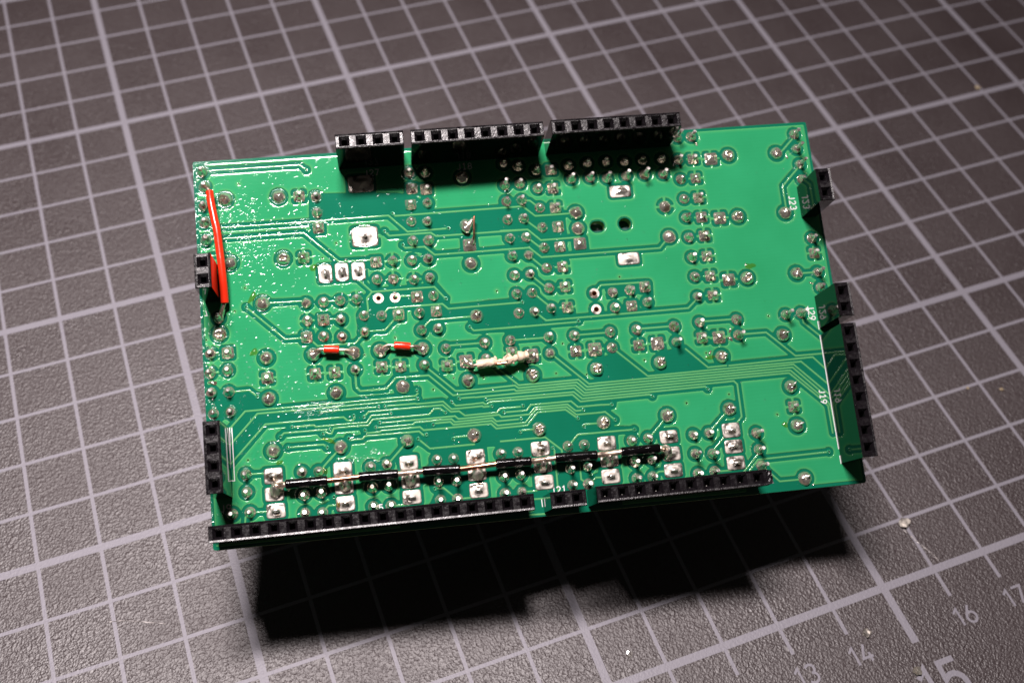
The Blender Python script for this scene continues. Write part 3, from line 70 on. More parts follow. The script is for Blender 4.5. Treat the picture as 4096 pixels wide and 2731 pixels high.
def bump(nt, b, h, dist_mm, strength=1.0, prev=None):
    n = N(nt, 'ShaderNodeBump'); n.inputs['Distance'].default_value = dist_mm * MM; n.inputs['Strength'].default_value = strength
    nt.links.new(h, n.inputs['Height'])
    if prev: nt.links.new(prev, n.inputs['Normal'])
    nt.links.new(n.outputs[0], b.inputs['Normal']); return n.outputs[0]

# cutting mat: dark vinyl with a fine leather grain, scuffed
def mat_surface(name, c0, c1, rough, grain, ior):
    m, nt, b = mat(name, c0, rough, spec=0.5)
    co = coords(nt)
    n1 = noise(nt, co, 0.05, 4); n2 = noise(nt, co, 1.6, 3, 0.6)
    mx = N(nt, 'ShaderNodeMix', data_type='RGBA')
    nt.links.new(n1.outputs[0], mx.inputs[0]); mx.inputs[6].default_value = (*c0, 1); mx.inputs[7].default_value = (*c1, 1)
    nt.links.new(mx.outputs[2], b.inputs['Base Color'])
    vo = N(nt, 'ShaderNodeTexVoronoi', feature='SMOOTH_F1'); vo.inputs['Scale'].default_value = 2.5; vo.inputs['Smoothness'].default_value = 0.6
    wn = noise(nt, co, 1.2, 2); av = N(nt, 'ShaderNodeVectorMath', operation='ADD')
    nt.links.new(co, av.inputs[0]); nt.links.new(wn.outputs['Color'], av.inputs[1]); nt.links.new(av.outputs[0], vo.inputs['Vector'])
    ad = N(nt, 'ShaderNodeMath', operation='ADD'); nt.links.new(vo.outputs['Distance'], ad.inputs[0])
    mu = N(nt, 'ShaderNodeMath', operation='MULTIPLY'); nt.links.new(n2.outputs[0], mu.inputs[0]); mu.inputs[1].default_value = 0.7
    nt.links.new(mu.outputs[0], ad.inputs[1])
    bump(nt, b, ad.outputs[0], grain, 1.0)
    r = ramp(nt, n1.outputs[0], [(0.3, (rough - .05,) * 3), (0.7, (rough + .06,) * 3)])
    nt.links.new(r.outputs[0], b.inputs['Roughness'])
    b.inputs['IOR'].default_value = ior
    return m
M_MAT = mat_surface('mat_vinyl', (0.027, 0.0162, 0.0172), (0.034, 0.021, 0.022), 0.52, 0.11, 1.85)
M_INK = mat_surface('mat_ink', (0.205, 0.195, 0.225), (0.232, 0.220, 0.250), 0.55, 0.05, 1.5)
M_SCAR = mat('vinyl_scar', (0.42, 0.39, 0.38), 0.3)[0]
M_CRUMB = mat('dull_crumb', (0.34, 0.27, 0.17), 0.5)[0]
M_DESK = mat('desk', (0.10, 0.07, 0.05), 0.6)[0]

# solder mask over bare laminate
def mask(name, c, edge=False, ec=None):
    m, nt, b = mat(name, c, 0.06, spec=0.5)
    co = coords(nt)
    n = noise(nt, co, 0.12, 4); mx = N(nt, 'ShaderNodeMix', data_type='RGBA', blend_type='MULTIPLY')
    rp = ramp(nt, n.outputs[0], [(0.25, (0.86, 0.9, 0.86)), (0.75, (1.08, 1.04, 1.05))])
    mx.inputs[0].default_value = 1.0; mx.inputs[6].default_value = (*c, 1)
    nt.links.new(rp.outputs[0], mx.inputs[7]); out = mx.outputs[2]
    # weave of the laminate telegraphing through
    wv = N(nt, 'ShaderNodeTexWave', bands_direction='Y'); wv.inputs['Scale'].default_value = 0.55; wv.inputs['Distortion'].default_value = 1.5
    wv.inputs['Detail'].default_value = 1.0
    nt.links.new(co, wv.inputs['Vector'])
    rw = ramp(nt, wv.outputs[0], [(0, (0.985,) * 3), (1, (1.008,) * 3)])
    m2 = N(nt, 'ShaderNodeMix', data_type='RGBA', blend_type='MULTIPLY'); m2.inputs[0].default_value = 1.0
    nt.links.new(out, m2.inputs[6]); nt.links.new(rw.outputs[0], m2.inputs[7]); out = m2.outputs[2]
    if edge:
        at = N(nt, 'ShaderNodeAttribute', attribute_name='edge')
        re = ramp(nt, at.outputs['Fac'], [(0.0, (1, 1, 1)), (0.22, (0.25,) * 3), (0.55, (0, 0, 0))])
        m3 = N(nt, 'ShaderNodeMix', data_type='RGBA'); nt.links.new(re.outputs[0], m3.inputs[0])
        nt.links.new(out, m3.inputs[6]); m3.inputs[7].default_value = (*ec, 1); out = m3.outputs[2]
    nt.links.new(out, b.inputs['Base Color'])
    # flux film: fine ripples, strongest towards the upper left corner of the board
    sx = N(nt, 'ShaderNodeSeparateXYZ'); nt.links.new(co, sx.inputs[0])
    fall = N(nt, 'ShaderNodeMapRange'); fall.inputs['From Min'].default_value = 62; fall.inputs['From Max'].default_value = 6
    nt.links.new(sx.outputs[0], fall.inputs['Value'])
    nb = noise(nt, co, 1.5, 4, 0.65); st = N(nt, 'ShaderNodeMath', operation='MULTIPLY')
    nt.links.new(nb.outputs[0], st.inputs[0]); nt.links.new(fall.outputs[0], st.inputs[1])
    nf = noise(nt, co, 0.35, 3); a2 = N(nt, 'ShaderNodeMath', operation='MULTIPLY_ADD')
    nt.links.new(nf.outputs[0], a2.inputs[0]); a2.inputs[1].default_value = 0.35; nt.links.new(st.outputs[0], a2.inputs[2])
    bump(nt, b, a2.outputs[0], 0.006, 1.0)
    return m
M_LAM = mask('mask_on_laminate', (0.005, 0.145, 0.080))
M_POUR = mask('mask_on_copper', (0.025, 0.295, 0.120), True, (0.085, 0.36, 0.12))
M_TRACE = mask('mask_on_trace', (0.105, 0.36, 0.135))
M_EDGE = mat('laminate_edge', (0.16, 0.30, 0.11), 0.7)[0]
M_VIA = mat('via_mask', (0.02, 0.24, 0.11), 0.12, spec=0.7)[0]
M_HOLE = mat('hole_dark', (0.002, 0.004, 0.003), 0.6)[0]
M_SILK = mat('silkscreen_white', (0.75, 0.76, 0.75), 0.5)[0]

def solder_mat(name, rough, tint, flux=0.35, bs=0.06):
    m, nt, b = mat(name, tint, rough, metal=0.88, spec=0.6, coat=flux)
    b.inputs['Coat Tint'].default_value = (1, 0.93, 0.78, 1)
    info = N(nt, 'ShaderNodeObjectInfo'); co = coords(nt)
    of = N(nt, 'ShaderNodeVectorMath', operation='ADD'); cb = N(nt, 'ShaderNodeCombineXYZ')
    mm = N(nt, 'ShaderNodeMath', operation='MULTIPLY'); nt.links.new(info.outputs['Random'], mm.inputs[0]); mm.inputs[1].default_value = 90
    for i in range(3): nt.links.new(mm.outputs[0], cb.inputs[i])
    nt.links.new(co, of.inputs[0]); nt.links.new(cb.outputs[0], of.inputs[1])
    n = noise(nt, of.outputs[0], 0.75, 2, 0.4); n2 = noise(nt, of.outputs[0], 0.8, 3)
    rp = ramp(nt, n2.outputs[0], [(0.30, (tint[0] * .55, tint[1] * .45, tint[2] * .36)), (0.40, tint), (0.8, tuple(min(.95, t * 1.08) for t in tint))])
    nt.links.new(rp.outputs[0], b.inputs['Base Color'])
    rr = ramp(nt, n2.outputs[0], [(0.38, (rough * .55,) * 3), (0.62, (rough * 2.0,) * 3)]); nt.links.new(rr.outputs[0], b.inputs['Roughness'])
    bump(nt, b, n.outputs[0], bs * 3, 0.8)
    return m
M_SOLD = solder_mat('solder', 0.13, (0.95, 0.92, 0.88), 0.7, 0.20)
M_TIN = solder_mat('tinned_pad', 0.36, (0.60, 0.565, 0.52), 0.15, 0.06)
M_LEAD = solder_mat('component_lead', 0.30, (0.92, 0.87, 0.83), 0.1, 0.01)
M_COPPER = mat('bare_copper', (0.86, 0.42, 0.27), 0.25, metal=1.0)[0]
M_TINCU = solder_mat('tinned_copper', 0.24, (0.80, 0.62, 0.50), 0.1, 0.02)

def plastic(name, c, rough, bs, scale, spec=0.5):
    m, nt, b = mat(name, c, rough, spec=spec); co = coords(nt)
    n = noise(nt, co, scale, 4, 0.7); bump(nt, b, n.outputs[0], bs, 1.0); return m
M_HTOP = plastic('header_top', (0.007, 0.0055, 0.007), 0.28, 0.05, 2.2, 0.5)
_nt = M_HTOP.node_tree; _n = noise(_nt, coords(_nt), 1.8, 2); _r = ramp(_nt, _n.outputs[0], [(0.35, (0.20,) * 3), (0.65, (0.40,) * 3)])
_nt.links.new(_r.outputs[0], _nt.nodes['Principled BSDF'].inputs['Roughness'])
M_HSIDE = plastic('header_side', (0.003, 0.003, 0.003), 0.07, 0.006, 0.8, 0.42)
M_HIN = mat('header_socket_dark', (0.003, 0.003, 0.003), 0.5)[0]
M_RED = plastic('red_insulation', (0.80, 0.030, 0.008), 0.22, 0.03, 0.8)
M_BLK = plastic('black_insulation', (0.003, 0.0025, 0.003), 0.06, 0.05, 2.2, 0.5)
M_WHT = plastic('cream_insulation', (0.80, 0.62, 0.46), 0.38, 0.16, 1.5)
M_BRASS = mat('standoff_black', (0.01, 0.01, 0.01), 0.4)[0]
# clear flux droplets
M_FLUX = bpy.data.materials.new('clear_flux'); M_FLUX.use_nodes = True
nt = M_FLUX.node_tree; nt.nodes.remove(nt.nodes['Principled BSDF'])
fr = N(nt, 'ShaderNodeFresnel'); fr.inputs[0].default_value = 1.5
tr = N(nt, 'ShaderNodeBsdfTransparent'); tr.inputs[0].default_value = (0.995, 0.995, 0.98, 1)
gl = N(nt, 'ShaderNodeBsdfGlossy'); gl.inputs['Roughness'].default_value = 0.11
ge = N(nt, 'ShaderNodeNewGeometry'); sb = N(nt, 'ShaderNodeMath', operation='SUBTRACT'); sb.inputs[0].default_value = 1.0; nt.links.new(ge.outputs['Backfacing'], sb.inputs[1])
ml = N(nt, 'ShaderNodeMath', operation='MULTIPLY'); nt.links.new(fr.outputs[0], ml.inputs[0]); nt.links.new(sb.outputs[0], ml.inputs[1])
ms = N(nt, 'ShaderNodeMixShader'); nt.links.new(ml.outputs[0], ms.inputs[0]); nt.links.new(tr.outputs[0], ms.inputs[1]); nt.links.new(gl.outputs[0], ms.inputs[2])
nt.links.new(ms.outputs[0], nt.nodes['Material Output'].inputs[0])

# ------------------------------------------------------------------ mesh helpers (mm in, metres out)
def mesh(name, verts, faces, mats, mi=None, smooth=False):
    me = bpy.data.meshes.new(name)
    me.from_pydata([(v[0] * MM, v[1] * MM, v[2] * MM) for v in verts], [], faces)
    for m in (mats if isinstance(mats, (list, tuple)) else [mats]): me.materials.append(m)
    if mi is not None: me.polygons.foreach_set('material_index', mi)
    if smooth: me.polygons.foreach_set('use_smooth', [True] * len(me.polygons))
    me.update(); return me
def obj(name, me, parent=None, loc=(0, 0, 0), rz=0.0, sc=None, **props):
    o = bpy.data.objects.new(name, me); COL.objects.link(o)
    if parent is not None: o.parent = parent
    o.location = (loc[0] * MM, loc[1] * MM, loc[2] * MM); o.rotation_euler = (0, 0, rz)
    if sc: o.scale = sc
    for k, v in props.items(): o[k] = v
    return o
class MB:
    def __init__(s): s.v = []; s.f = []; s.m = []
    def add(s, vs, fs, mi=0):
        k = len(s.v); s.v += vs; s.f += [tuple(i + k for i in f) for f in fs]; s.m += [mi] * len(fs)
    def box(s, x0, x1, y0, y1, z0, z1, mi=0):
        s.add([(x, y, z) for z in (z0, z1) for y in (y0, y1) for x in (x0, x1)],
              [(0, 2, 3, 1), (4, 5, 7, 6), (0, 1, 5, 4), (2, 6, 7, 3), (0, 4, 6, 2), (1, 3, 7, 5)], mi)
    def ribbon(s, pts, w, z0, z1, mi=0, side=True, dz=0.0):
        n = len(pts); P = [Vector((p[0], p[1])) for p in pts]; L = []; R = []
        for i in range(n):
            d0 = (P[i] - P[i - 1]).normalized() if i else (P[1] - P[0]).normalized()
            d1 = (P[i + 1] - P[i]).normalized() if i < n - 1 else d0
            t = (d0 + d1)
            t = t.normalized() if t.length > 1e-6 else d1
            nn = Vector((-t.y, t.x)); k = 1 / max(0.5, nn.dot(Vector((-d0.y, d0.x))))
            L.append(P[i] + nn * w * .5 * k); R.append(P[i] - nn * w * .5 * k)
        vs = [(p.x, p.y, z1 + dz * i) for i, p in enumerate(L)] + [(p.x, p.y, z1 + dz * i) for i, p in enumerate(R)] + [(p.x, p.y, z0) for p in L] + [(p.x, p.y, z0) for p in R]
        fs = [(i, n + i, n + i + 1, i + 1) for i in range(n - 1)]
        if side:
            fs += [(2 * n + i, i, i + 1, 2 * n + i + 1) for i in range(n - 1)] + [(n + i, 3 * n + i, 3 * n + i + 1, n + i + 1) for i in range(n - 1)]
            fs += [(0, 2 * n, 3 * n, n), (n - 1, 2 * n - 1, 4 * n - 1, 3 * n - 1)]
        s.add(vs, fs, mi)
    def bead(s, pts, w, hgt):
        n = len(pts); P = [Vector((p[0], p[1])) for p in pts]; prof = ((-.5, 0), (-.40, .55), (-.22, .93), (.22, .93), (.40, .55), (.5, 0)); m = len(prof); vs = []
        for i in range(n):
            d0 = (P[i] - P[i - 1]).normalized() if i else (P[1] - P[0]).normalized()
            d1 = (P[i + 1] - P[i]).normalized() if i < n - 1 else d0
            t = (d0 + d1); t = t.normalized() if t.length > 1e-6 else d1
            nn = Vector((-t.y, t.x)); k = 1 / max(0.5, nn.dot(Vector((-d0.y, d0.x))))
            for u, z in prof: q = P[i] + nn * w * u * k; vs.append((q.x, q.y, z * hgt))
        s.add(vs, [(i * m + j + 1, i * m + j, (i + 1) * m + j, (i + 1) * m + j + 1) for i in range(n - 1) for j in range(m - 1)])
    def tube(s, pts, rad, seg=14, mi=0, caps=True, lump=0.0, seed=1):
        P = [Vector(p) for p in pts]; n = len(P); rg = random.Random(seed); vs = []; fs = []
        up = Vector((0, 0, 1))
        for i in range(n):
            t = (P[min(i + 1, n - 1)] - P[max(i - 1, 0)]).normalized(); a = t.cross(up).normalized(); b = a.cross(t).normalized()
            r = rad[i] if isinstance(rad, (list, tuple)) else rad
            for k in range(seg):
                th = 2 * math.pi * k / seg; rr = r * (1 + lump * (rg.random() - .5) * 2)
                q = P[i] + a * math.cos(th) * rr + b * math.sin(th) * rr; vs.append(tuple(q))
        for i in range(n - 1):
            for k in range(seg):
                k2 = (k + 1) % seg; fs.append((i * seg + k, (i + 1) * seg + k, (i + 1) * seg + k2, i * seg + k2))
        if caps: fs.append(tuple(range(seg))); fs.append(tuple((n - 1) * seg + k for k in reversed(range(seg))))
        s.add(vs, fs, mi)
    def mesh(s, name, mats, smooth=False): return mesh(name, s.v, s.f, mats, s.m, smooth)
def smooth_path(pts, sub=6):
    P = [Vector(p) for p in pts]; out = []
    for i in range(len(P) - 1):
        p0 = P[max(i - 1, 0)]; p1 = P[i]; p2 = P[i + 1]; p3 = P[min(i + 2, len(P) - 1)]
        for k in range(sub):
            t = k / sub
            out.append(0.5 * ((2 * p1) + (-p0 + p2) * t + (2 * p0 - 5 * p1 + 4 * p2 - p3) * t * t + (-p0 + 3 * p1 - 3 * p2 + p3) * t ** 3))
    out.append(P[-1]); return out

# stroke lettering (unit height)
def arc(cx, cy, rx, ry, a0, a1, n=12):
    return [(cx + rx * math.cos(math.radians(a0 + (a1 - a0) * i / n)), cy + ry * math.sin(math.radians(a0 + (a1 - a0) * i / n))) for i in range(n + 1)]
GL = {'J': [[(.45, 1), (.45, .25)] + arc(.25, .22, .2, .22, 0, -150, 8)],
      '1': [[(.06, .78), (.32, 1), (.32, 0)]], '!1': [[(.06, .82), (.3, 1), (.3, 0)], [(.06, 0), (.54, 0)]],
      '2': [arc(.29, .72, .27, .28, 165, -35, 10) + [(0, 0), (.6, 0)]],
      '3': [arc(.28, .75, .26, .25, 150, -80, 10), arc(.28, .27, .29, .27, 85, -150, 10)],
      '4': [[(.34, 1), (.0, .26), (.62, .26)], [(.44, .5), (.44, 0)]],
      '5': [[(.54, 1), (.08, 1), (.05, .55)] + arc(.27, .33, .29, .32, 120, -140, 12)],
      '6': [[(.40, 1), (.06, .45)] + arc(.3, .3, .28, .3, 155, 515, 18)],
      '7': [[(0, 1), (.58, 1), (.2, 0)]],
      '8': [arc(.3, .76, .24, .24, 90, 450, 16), arc(.3, .27, .29, .27, 90, 450, 16)],
      '9': [arc(.3, .7, .28, .3, -20, -380, 18)[::-1] + [(.22, 0)]]}
GL['9'] = [arc(.3, .7, .28, .3, -25, 335, 18) + [(.5, .42), (.2, 0)]]
def text_mb(txt, ox, oy, ux, uy, h, w, z0, z1, adv=.85, serif=False):
    b = MB(); x = 0
    vx, vy = -uy, ux
    for ch in txt:
        for st in GL['!1' if (ch == '1' and serif) else ch]:
            b.ribbon([(ox + (x + p[0] * h) * ux + p[1] * h * vx, oy + (x + p[0] * h) * uy + p[1] * h * vy) for p in st], w, z0, z1, 0, False, .0003)
            z1 += 0.001
        x += adv * h
    return b

# ------------------------------------------------------------------ desk and cutting mat
b = MB(); b.box(-300, 700, -300, 600, -22, -2.2)
o = obj('desk', b.mesh('desk', M_DESK), kind='structure')
cm = obj('cutting_mat', None, category='cutting mat', label='dark grey cutting mat printed with a pale centimetre grid and the numbers 13 to 17')
b = MB()
x0, x1, y0, y1 = -14, 466, -31, 331
b.box(x0, x1, y0, y1, -2.2, 0); obj('mat_sheet', b.mesh('mat_sheet', M_MAT), cm)
b = MB()
for i in range(46):
    heavy = i % 5 == 0; w = 1.35 if heavy else .62
    end = -10 if heavy else -5
    b.ribbon([(i * 10, end), (i * 10, 300)], w, 0, 0.010 + (0.004 if heavy else 0), 0, False)
for j in range(31):
    heavy = j % 5 == 0; w = 1.35 if heavy else .62
    b.ribbon([(0, j * 10), (450, j * 10)], w, 0, 0.020 + (0.004 if heavy else 0), 0, False)
obj('printed_grid', b.mesh('printed_grid', M_INK), cm)
for k in range(11, 20):
    big = k % 5 == 0; h = 6.2 if big else 2.95; adv = .68
    wtot = h * (adv + .6); cx = k * 10 + (.6 if big else .35)
    b = text_mb(str(k), cx - wtot / 2, -20.4 if big else -10.25, 1, 0, h, .95 if big else .42, 0, 0.012, adv)
    obj('printed_number', b.mesh('printed_number', M_INK), cm, label='printed number %d' % k)
# knife scars in the mat
def scratch(pts, w, m, name):
    b = MB(); rg = random.Random(len(pts) * 7)
    P = smooth_path([(x, y, 0) for x, y in pts], 10); vs = []; fs = []
    for i, p in enumerate(P):
        for k in (-1, 0, 1):
            vs.append((p.x + rg.uniform(-.12, .12), p.y + k * w * rg.uniform(.5, 1.2), .05 + (.16 * rg.random() if k == 0 else 0)))
    for i in range(len(P) - 1):
        for k in (0, 1): fs.append((i * 3 + k, i * 3 + k + 1, i * 3 + k + 4, i * 3 + k + 3))
    b.add(vs, fs); obj(name, b.mesh(name, m), cm)
scratch([(29.3, 36.6), (31.5, 36.0), (33.6, 35.1), (37.5, 33.3)], .10, M_SCAR, 'knife_scratch')
scratch([(159.2, 8.1), (160.2, 5.2), (161.4, 2.4), (161.6, 1.2)], .20, M_SCAR, 'knife_scratch')

# loose crumbs lying on the mat
def crumb(name, loc, r, m, seed, flat=.6, **props):
    bm = bmesh.new(); bmesh.ops.create_icosphere(bm, subdivisions=2, radius=1); rg = random.Random(seed)
    for v in bm.verts:
        v.co *= r * rg.uniform(.65, 1.25); v.co.z = max(v.co.z * flat, -r * .4)
        v.co *= MM
    me = bpy.data.meshes.new(name); bm.to_mesh(me); bm.free(); me.materials.append(m)
    return obj(name, me, None, (loc[0], loc[1], loc[2] if len(loc) > 2 else r * .4), 0, None, **props)
crumb('solder_crumb', (159.9, 9.0), .95, M_TIN, 3, category='solder crumb', label='largest silvery crumb on the mat, right of the board shadow beside a scratch')
crumb('solder_crumb', (143.1, -6.0), .72, M_TIN, 5, category='solder crumb', label='shiny silver crumb on the mat just above the number 14')
crumb('flux_crumb', (147.4, -14.2), .75, M_SOLD, 8, .4, category='flux crumb', label='dark brownish glob on the mat touching the left of the number 15')
crumb('flux_crumb', (105.1, 3.9), .60, M_FLUX, 9, .4, category='flux crumb', label='clear glassy drop on the mat below the shadow of the board')
crumb('flux_crumb', (193.2, 27.2), .36, M_CRUMB, 12, .7, category='flux crumb', label='tiny yellow crumb on the mat at the right edge of the photo')
crumb('flux_crumb', (187.2, 29.6), .28, M_CRUMB, 14, .5, category='flux crumb', label='small pale speck on a grid line right of the eight pin socket')
crumb('flux_crumb', (239.4, 101.6), .60, M_CRUMB, 15, .4, category='flux crumb', label='blurred pinkish speck on a thick grid line at the upper right')
crumb('flux_crumb', (196.5, 4.5), .6, M_SOLD, 17, .3, category='flux crumb', label='brown speck on the mat at the right edge below the thick line')

# ------------------------------------------------------------------ the circuit board
BR = [[0.974890503, 0.200339039, -0.097225388], [-0.222614474, 0.887755955, -0.402904655], [0.005594886, 0.4144317, 0.910063219]]
BT = (48.30270, 32.52614, 20.33084)
board = obj('circuit_board', None, category='circuit board',
            label='green circuit board lying solder side up with black pin sockets and jumper wires')
board.matrix_world = Matrix([[*BR[0], BT[0] * MM], [*BR[1], BT[1] * MM], [*BR[2], BT[2] * MM], [0, 0, 0, 1]])
BW, BH, TH = 99.86, 60.0, 1.6

def cyl_ring(b, x, y, r0, r1, z0, z1, seg=24, mi=0):
    vs = []; fs = []
    for k in range(seg):
        a = 2 * math.pi * k / seg
        for r, z in ((r0, z0), (r0, z1), (r1, z1), (r1, z0)): vs.append((x + r * math.cos(a), y + r * math.sin(a), z))
    for k in range(seg):
        q = (k + 1) % seg
        for i in range(3): fs.append((k * 4 + i, q * 4 + i, q * 4 + i + 1, k * 4 + i + 1))
    b.add(vs, fs, mi)

# slab with real drilled holes: outline polygon filled by a 2D curve
holes = []
for k, x, y, rx, ry in DATA['holes']:
    if k == 'slot': holes.append([(x + .27 * (1 if math.cos(a) > 0 else -1) + ry * math.cos(a), y + ry * math.sin(a)) for a in [2 * math.pi * (i + .5) / 32 for i in range(32)]])
    else: holes.append([(x + rx * math.cos(a), y + rx * math.sin(a)) for a in [2 * math.pi * i / 32 for i in range(32)]])
for ty, x, y, f in DATA['pads']:
    if ty == 'h': holes.append([(x + .43 * math.cos(a), y + .43 * math.sin(a)) for a in [2 * math.pi * i / 20 for i in range(20)]])
for x, y in DATA['vias']: holes.append([(x + .15 * math.cos(a), y + .15 * math.sin(a)) for a in [2 * math.pi * i / 10 for i in range(10)]])
for x, y in DATA['tvias']: holes.append([(x + .15 * math.cos(a), y + .15 * math.sin(a)) for a in [2 * math.pi * i / 10 for i in range(10)]])
cu = bpy.data.curves.new('slab_outline', 'CURVE'); cu.dimensions = '2D'; cu.fill_mode = 'BOTH'
rc = .35
outer = []
for cx, cy, a0 in ((BW - rc, rc, -90), (BW - rc, BH - rc, 0), (rc, BH - rc, 90), (rc, rc, 180)):
    outer += [(cx + rc * math.cos(math.radians(a0 + t)), cy + rc * math.sin(math.radians(a0 + t))) for t in (0, 30, 60, 90)]
for ring in [outer] + holes:
    sp = cu.splines.new('POLY'); sp.points.add(len(ring) - 1); sp.use_cyclic_u = True
    for q, (x, y) in zip(sp.points, ring): q.co = (x * .1, y * .1, 0, 1)
cu.extrude = TH * .05
tmp = bpy.data.objects.new('tmp', cu); COL.objects.link(tmp)
me = bpy.data.meshes.new_from_object(tmp.evaluated_get(bpy.context.evaluated_depsgraph_get()))
bpy.data.objects.remove(tmp); bpy.data.curves.remove(cu)
co = np.empty(len(me.vertices) * 3); me.vertices.foreach_get('co', co); co = co.reshape(-1, 3)
co[:, :2] *= 10 * MM; co[:, 2] = np.where(co[:, 2] > 0, 0, -TH * MM)
me.vertices.foreach_set('co', co.ravel()); me.materials.clear()
for m in (M_LAM, M_EDGE): me.materials.append(m)
me.update()
me.polygons.foreach_set('material_index', [0 if abs(p.normal.z) > .5 else 1 for p in me.polygons])
me.polygons.foreach_set('use_smooth', [False] * len(me.polygons)); me.name = 'board_slab'
obj('board_slab', me, board)

# signed distance field of the copper pour (positive inside copper)
H = 0.2
gx = np.arange(0, BW + H, H); gy = np.arange(0, BH + H, H)
GX, GY = np.meshgrid(gx, gy, indexing='ij')
def sd_poly(P, X, Y):
    P = np.array(P); d = np.full(X.shape, 1e9); ins = np.zeros(X.shape, bool); n = len(P)
    for i in range(n):
        ax, ay = P[i]; bx, by = P[(i + 1) % n]; ex, ey = bx - ax, by - ay; L = ex * ex + ey * ey + 1e-12
        t = np.clip(((X - ax) * ex + (Y - ay) * ey) / L, 0, 1)
        d = np.minimum(d, (X - ax - t * ex) ** 2 + (Y - ay - t * ey) ** 2)
        c = ((ay > Y) != (by > Y)) & (X < (bx - ax) * (Y - ay) / (by - ay + 1e-12) + ax)
        ins ^= c
    d = np.sqrt(d); return np.where(ins, -d, d)
S = np.minimum(np.minimum(GX - .45, BW - .45 - GX), np.minimum(GY - .5, BH - .5 - GY))
for P in DATA['dark']: S = np.minimum(S, sd_poly(P, GX, GY))
for P in DATA['bright']: S = np.maximum(S, -sd_poly(P, GX, GY))
def win(x0, x1, y0, y1):
    return (slice(max(0, int(x0 / H)), max(0, int(x1 / H) + 2)), slice(max(0, int(y0 / H)), max(0, int(y1 / H) + 2)))
RAD = {'r': .79, 'R': 1.04, 's': .80, 'S': .95, 'h': .80}
CLR = .50
for ty, x, y, f in DATA['pads']:
    r = RAD[ty]; q = r + CLR + 1.2; w = win(x - q, x + q, y - q, y + q); X = GX[w] - x; Y = GY[w] - y
    if ty in 'rRh': d = np.hypot(X, Y) - (r + CLR)
    else:
        ax = np.abs(X) - r + .05; ay = np.abs(Y) - r + .05
        d = np.hypot(np.maximum(ax, 0), np.maximum(ay, 0)) + np.minimum(np.maximum(ax, ay), 0) - CLR - .05
    if 't' in f: d = np.maximum(d, .18 - np.minimum(np.abs(X), np.abs(Y)))
    S[w] = np.minimum(S[w], d)
for x, y, hx, hy, f in DATA['rects']:
    w = win(x - hx - 2, x + hx + 2, y - hy - 2, y + hy + 2); X = GX[w] - x; Y = GY[w] - y
    ax = np.abs(X) - hx + .3; ay = np.abs(Y) - hy + .3
    d = np.hypot(np.maximum(ax, 0), np.maximum(ay, 0)) + np.minimum(np.maximum(ax, ay), 0) - .3 - .42
    if 't' in f: d = np.maximum(d, .28 - np.minimum(np.abs(X), np.abs(Y)))
    S[w] = np.minimum(S[w], d)
for T in DATA['traces']:
    for (ax, ay), (bx, by) in zip(T, T[1:]):
        w = win(min(ax, bx) - 2, max(ax, bx) + 2, min(ay, by) - 2, max(ay, by) + 2); X = GX[w]; Y = GY[w]
        ex, ey = bx - ax, by - ay; t = np.clip(((X - ax) * ex + (Y - ay) * ey) / (ex * ex + ey * ey + 1e-9), 0, 1)
        S[w] = np.minimum(S[w], np.hypot(X - ax - t * ex, Y - ay - t * ey) - .63)
for x, y in DATA['vias']:
    w = win(x - 2, x + 2, y - 2, y + 2); S[w] = np.minimum(S[w], np.hypot(GX[w] - x, GY[w] - y) - .78)
for x, y in DATA['tvias']:
    w = win(x - 1, x + 1, y - 1, y + 1); S[w] = np.minimum(S[w], np.hypot(GX[w] - x, GY[w] - y) - .20)
for k, x, y, rx, ry in DATA['holes']:
    w = win(x - 3, x + 3, y - 3, y + 3)
    d = np.hypot(np.maximum(np.abs(GX[w] - x) - (rx - ry), 0), GY[w] - y) - ry - .22
    S[w] = np.minimum(S[w], d)
S = np.where(np.abs(S) < 1e-4, -1e-4, S)
# marching squares into a raised sheet with side walls
nx, ny = S.shape; pos = S > 0
vid = -np.ones(S.shape, int)
used = np.zeros(S.shape, bool)
cnt = pos[:-1, :-1].astype(int) + pos[1:, :-1] + pos[1:, 1:] + pos[:-1, 1:]
full = cnt == 4
used[pos] = True
vid[used] = np.arange(used.sum())
Zt = .042
ii, jj = np.where(used)
V = [(gx[i], gy[j], Zt) for i, j in zip(ii, jj)]; A = [min(float(S[i, j]), 1.0) for i, j in zip(ii, jj)]
F = []
fi, fj = np.where(full)
F += list(zip(vid[fi, fj].tolist(), vid[fi + 1, fj].tolist(), vid[fi + 1, fj + 1].tolist(), vid[fi, fj + 1].tolist()))
ec = {}
def cross(a, b_):
    k = (a, b_) if a < b_ else (b_, a)
    if k not in ec:
        s0, s1 = S[a], S[b_]; t = s0 / (s0 - s1); t = min(max(t, .02), .98)
        x = gx[a[0]] + (gx[b_[0]] - gx[a[0]]) * t; y = gy[a[1]] + (gy[b_[1]] - gy[a[1]]) * t
        V.append((x, y, .029)); A.append(0.0); V.append((x, y, 0.0)); A.append(0.0); ec[k] = len(V) - 2
    return ec[k]
for i, j in zip(*np.where((cnt > 0) & (cnt < 4))):
    c = [(i, j), (i + 1, j), (i + 1, j + 1), (i, j + 1)]; poly = []; cr = []
    for k in range(4):
        a, b_ = c[k], c[(k + 1) % 4]
        if pos[a]: poly.append(int(vid[a]))
        if pos[a] != pos[b_]: q = cross(a, b_); poly.append(q); cr.append((q, bool(pos[a])))
    if len(cr) == 2:
        F.append(tuple(poly))
        (q0, p0), (q1, p1) = cr
        if p0: F.append((q0, q0 + 1, q1 + 1, q1))
        else: F.append((q1, q1 + 1, q0 + 1, q0))
    elif len(poly) >= 3: F.append(tuple(poly))
me = mesh('copper_pour', V, F, M_POUR, None, True)
at = me.attributes.new('edge', 'FLOAT', 'POINT'); at.data.foreach_set('value', A)
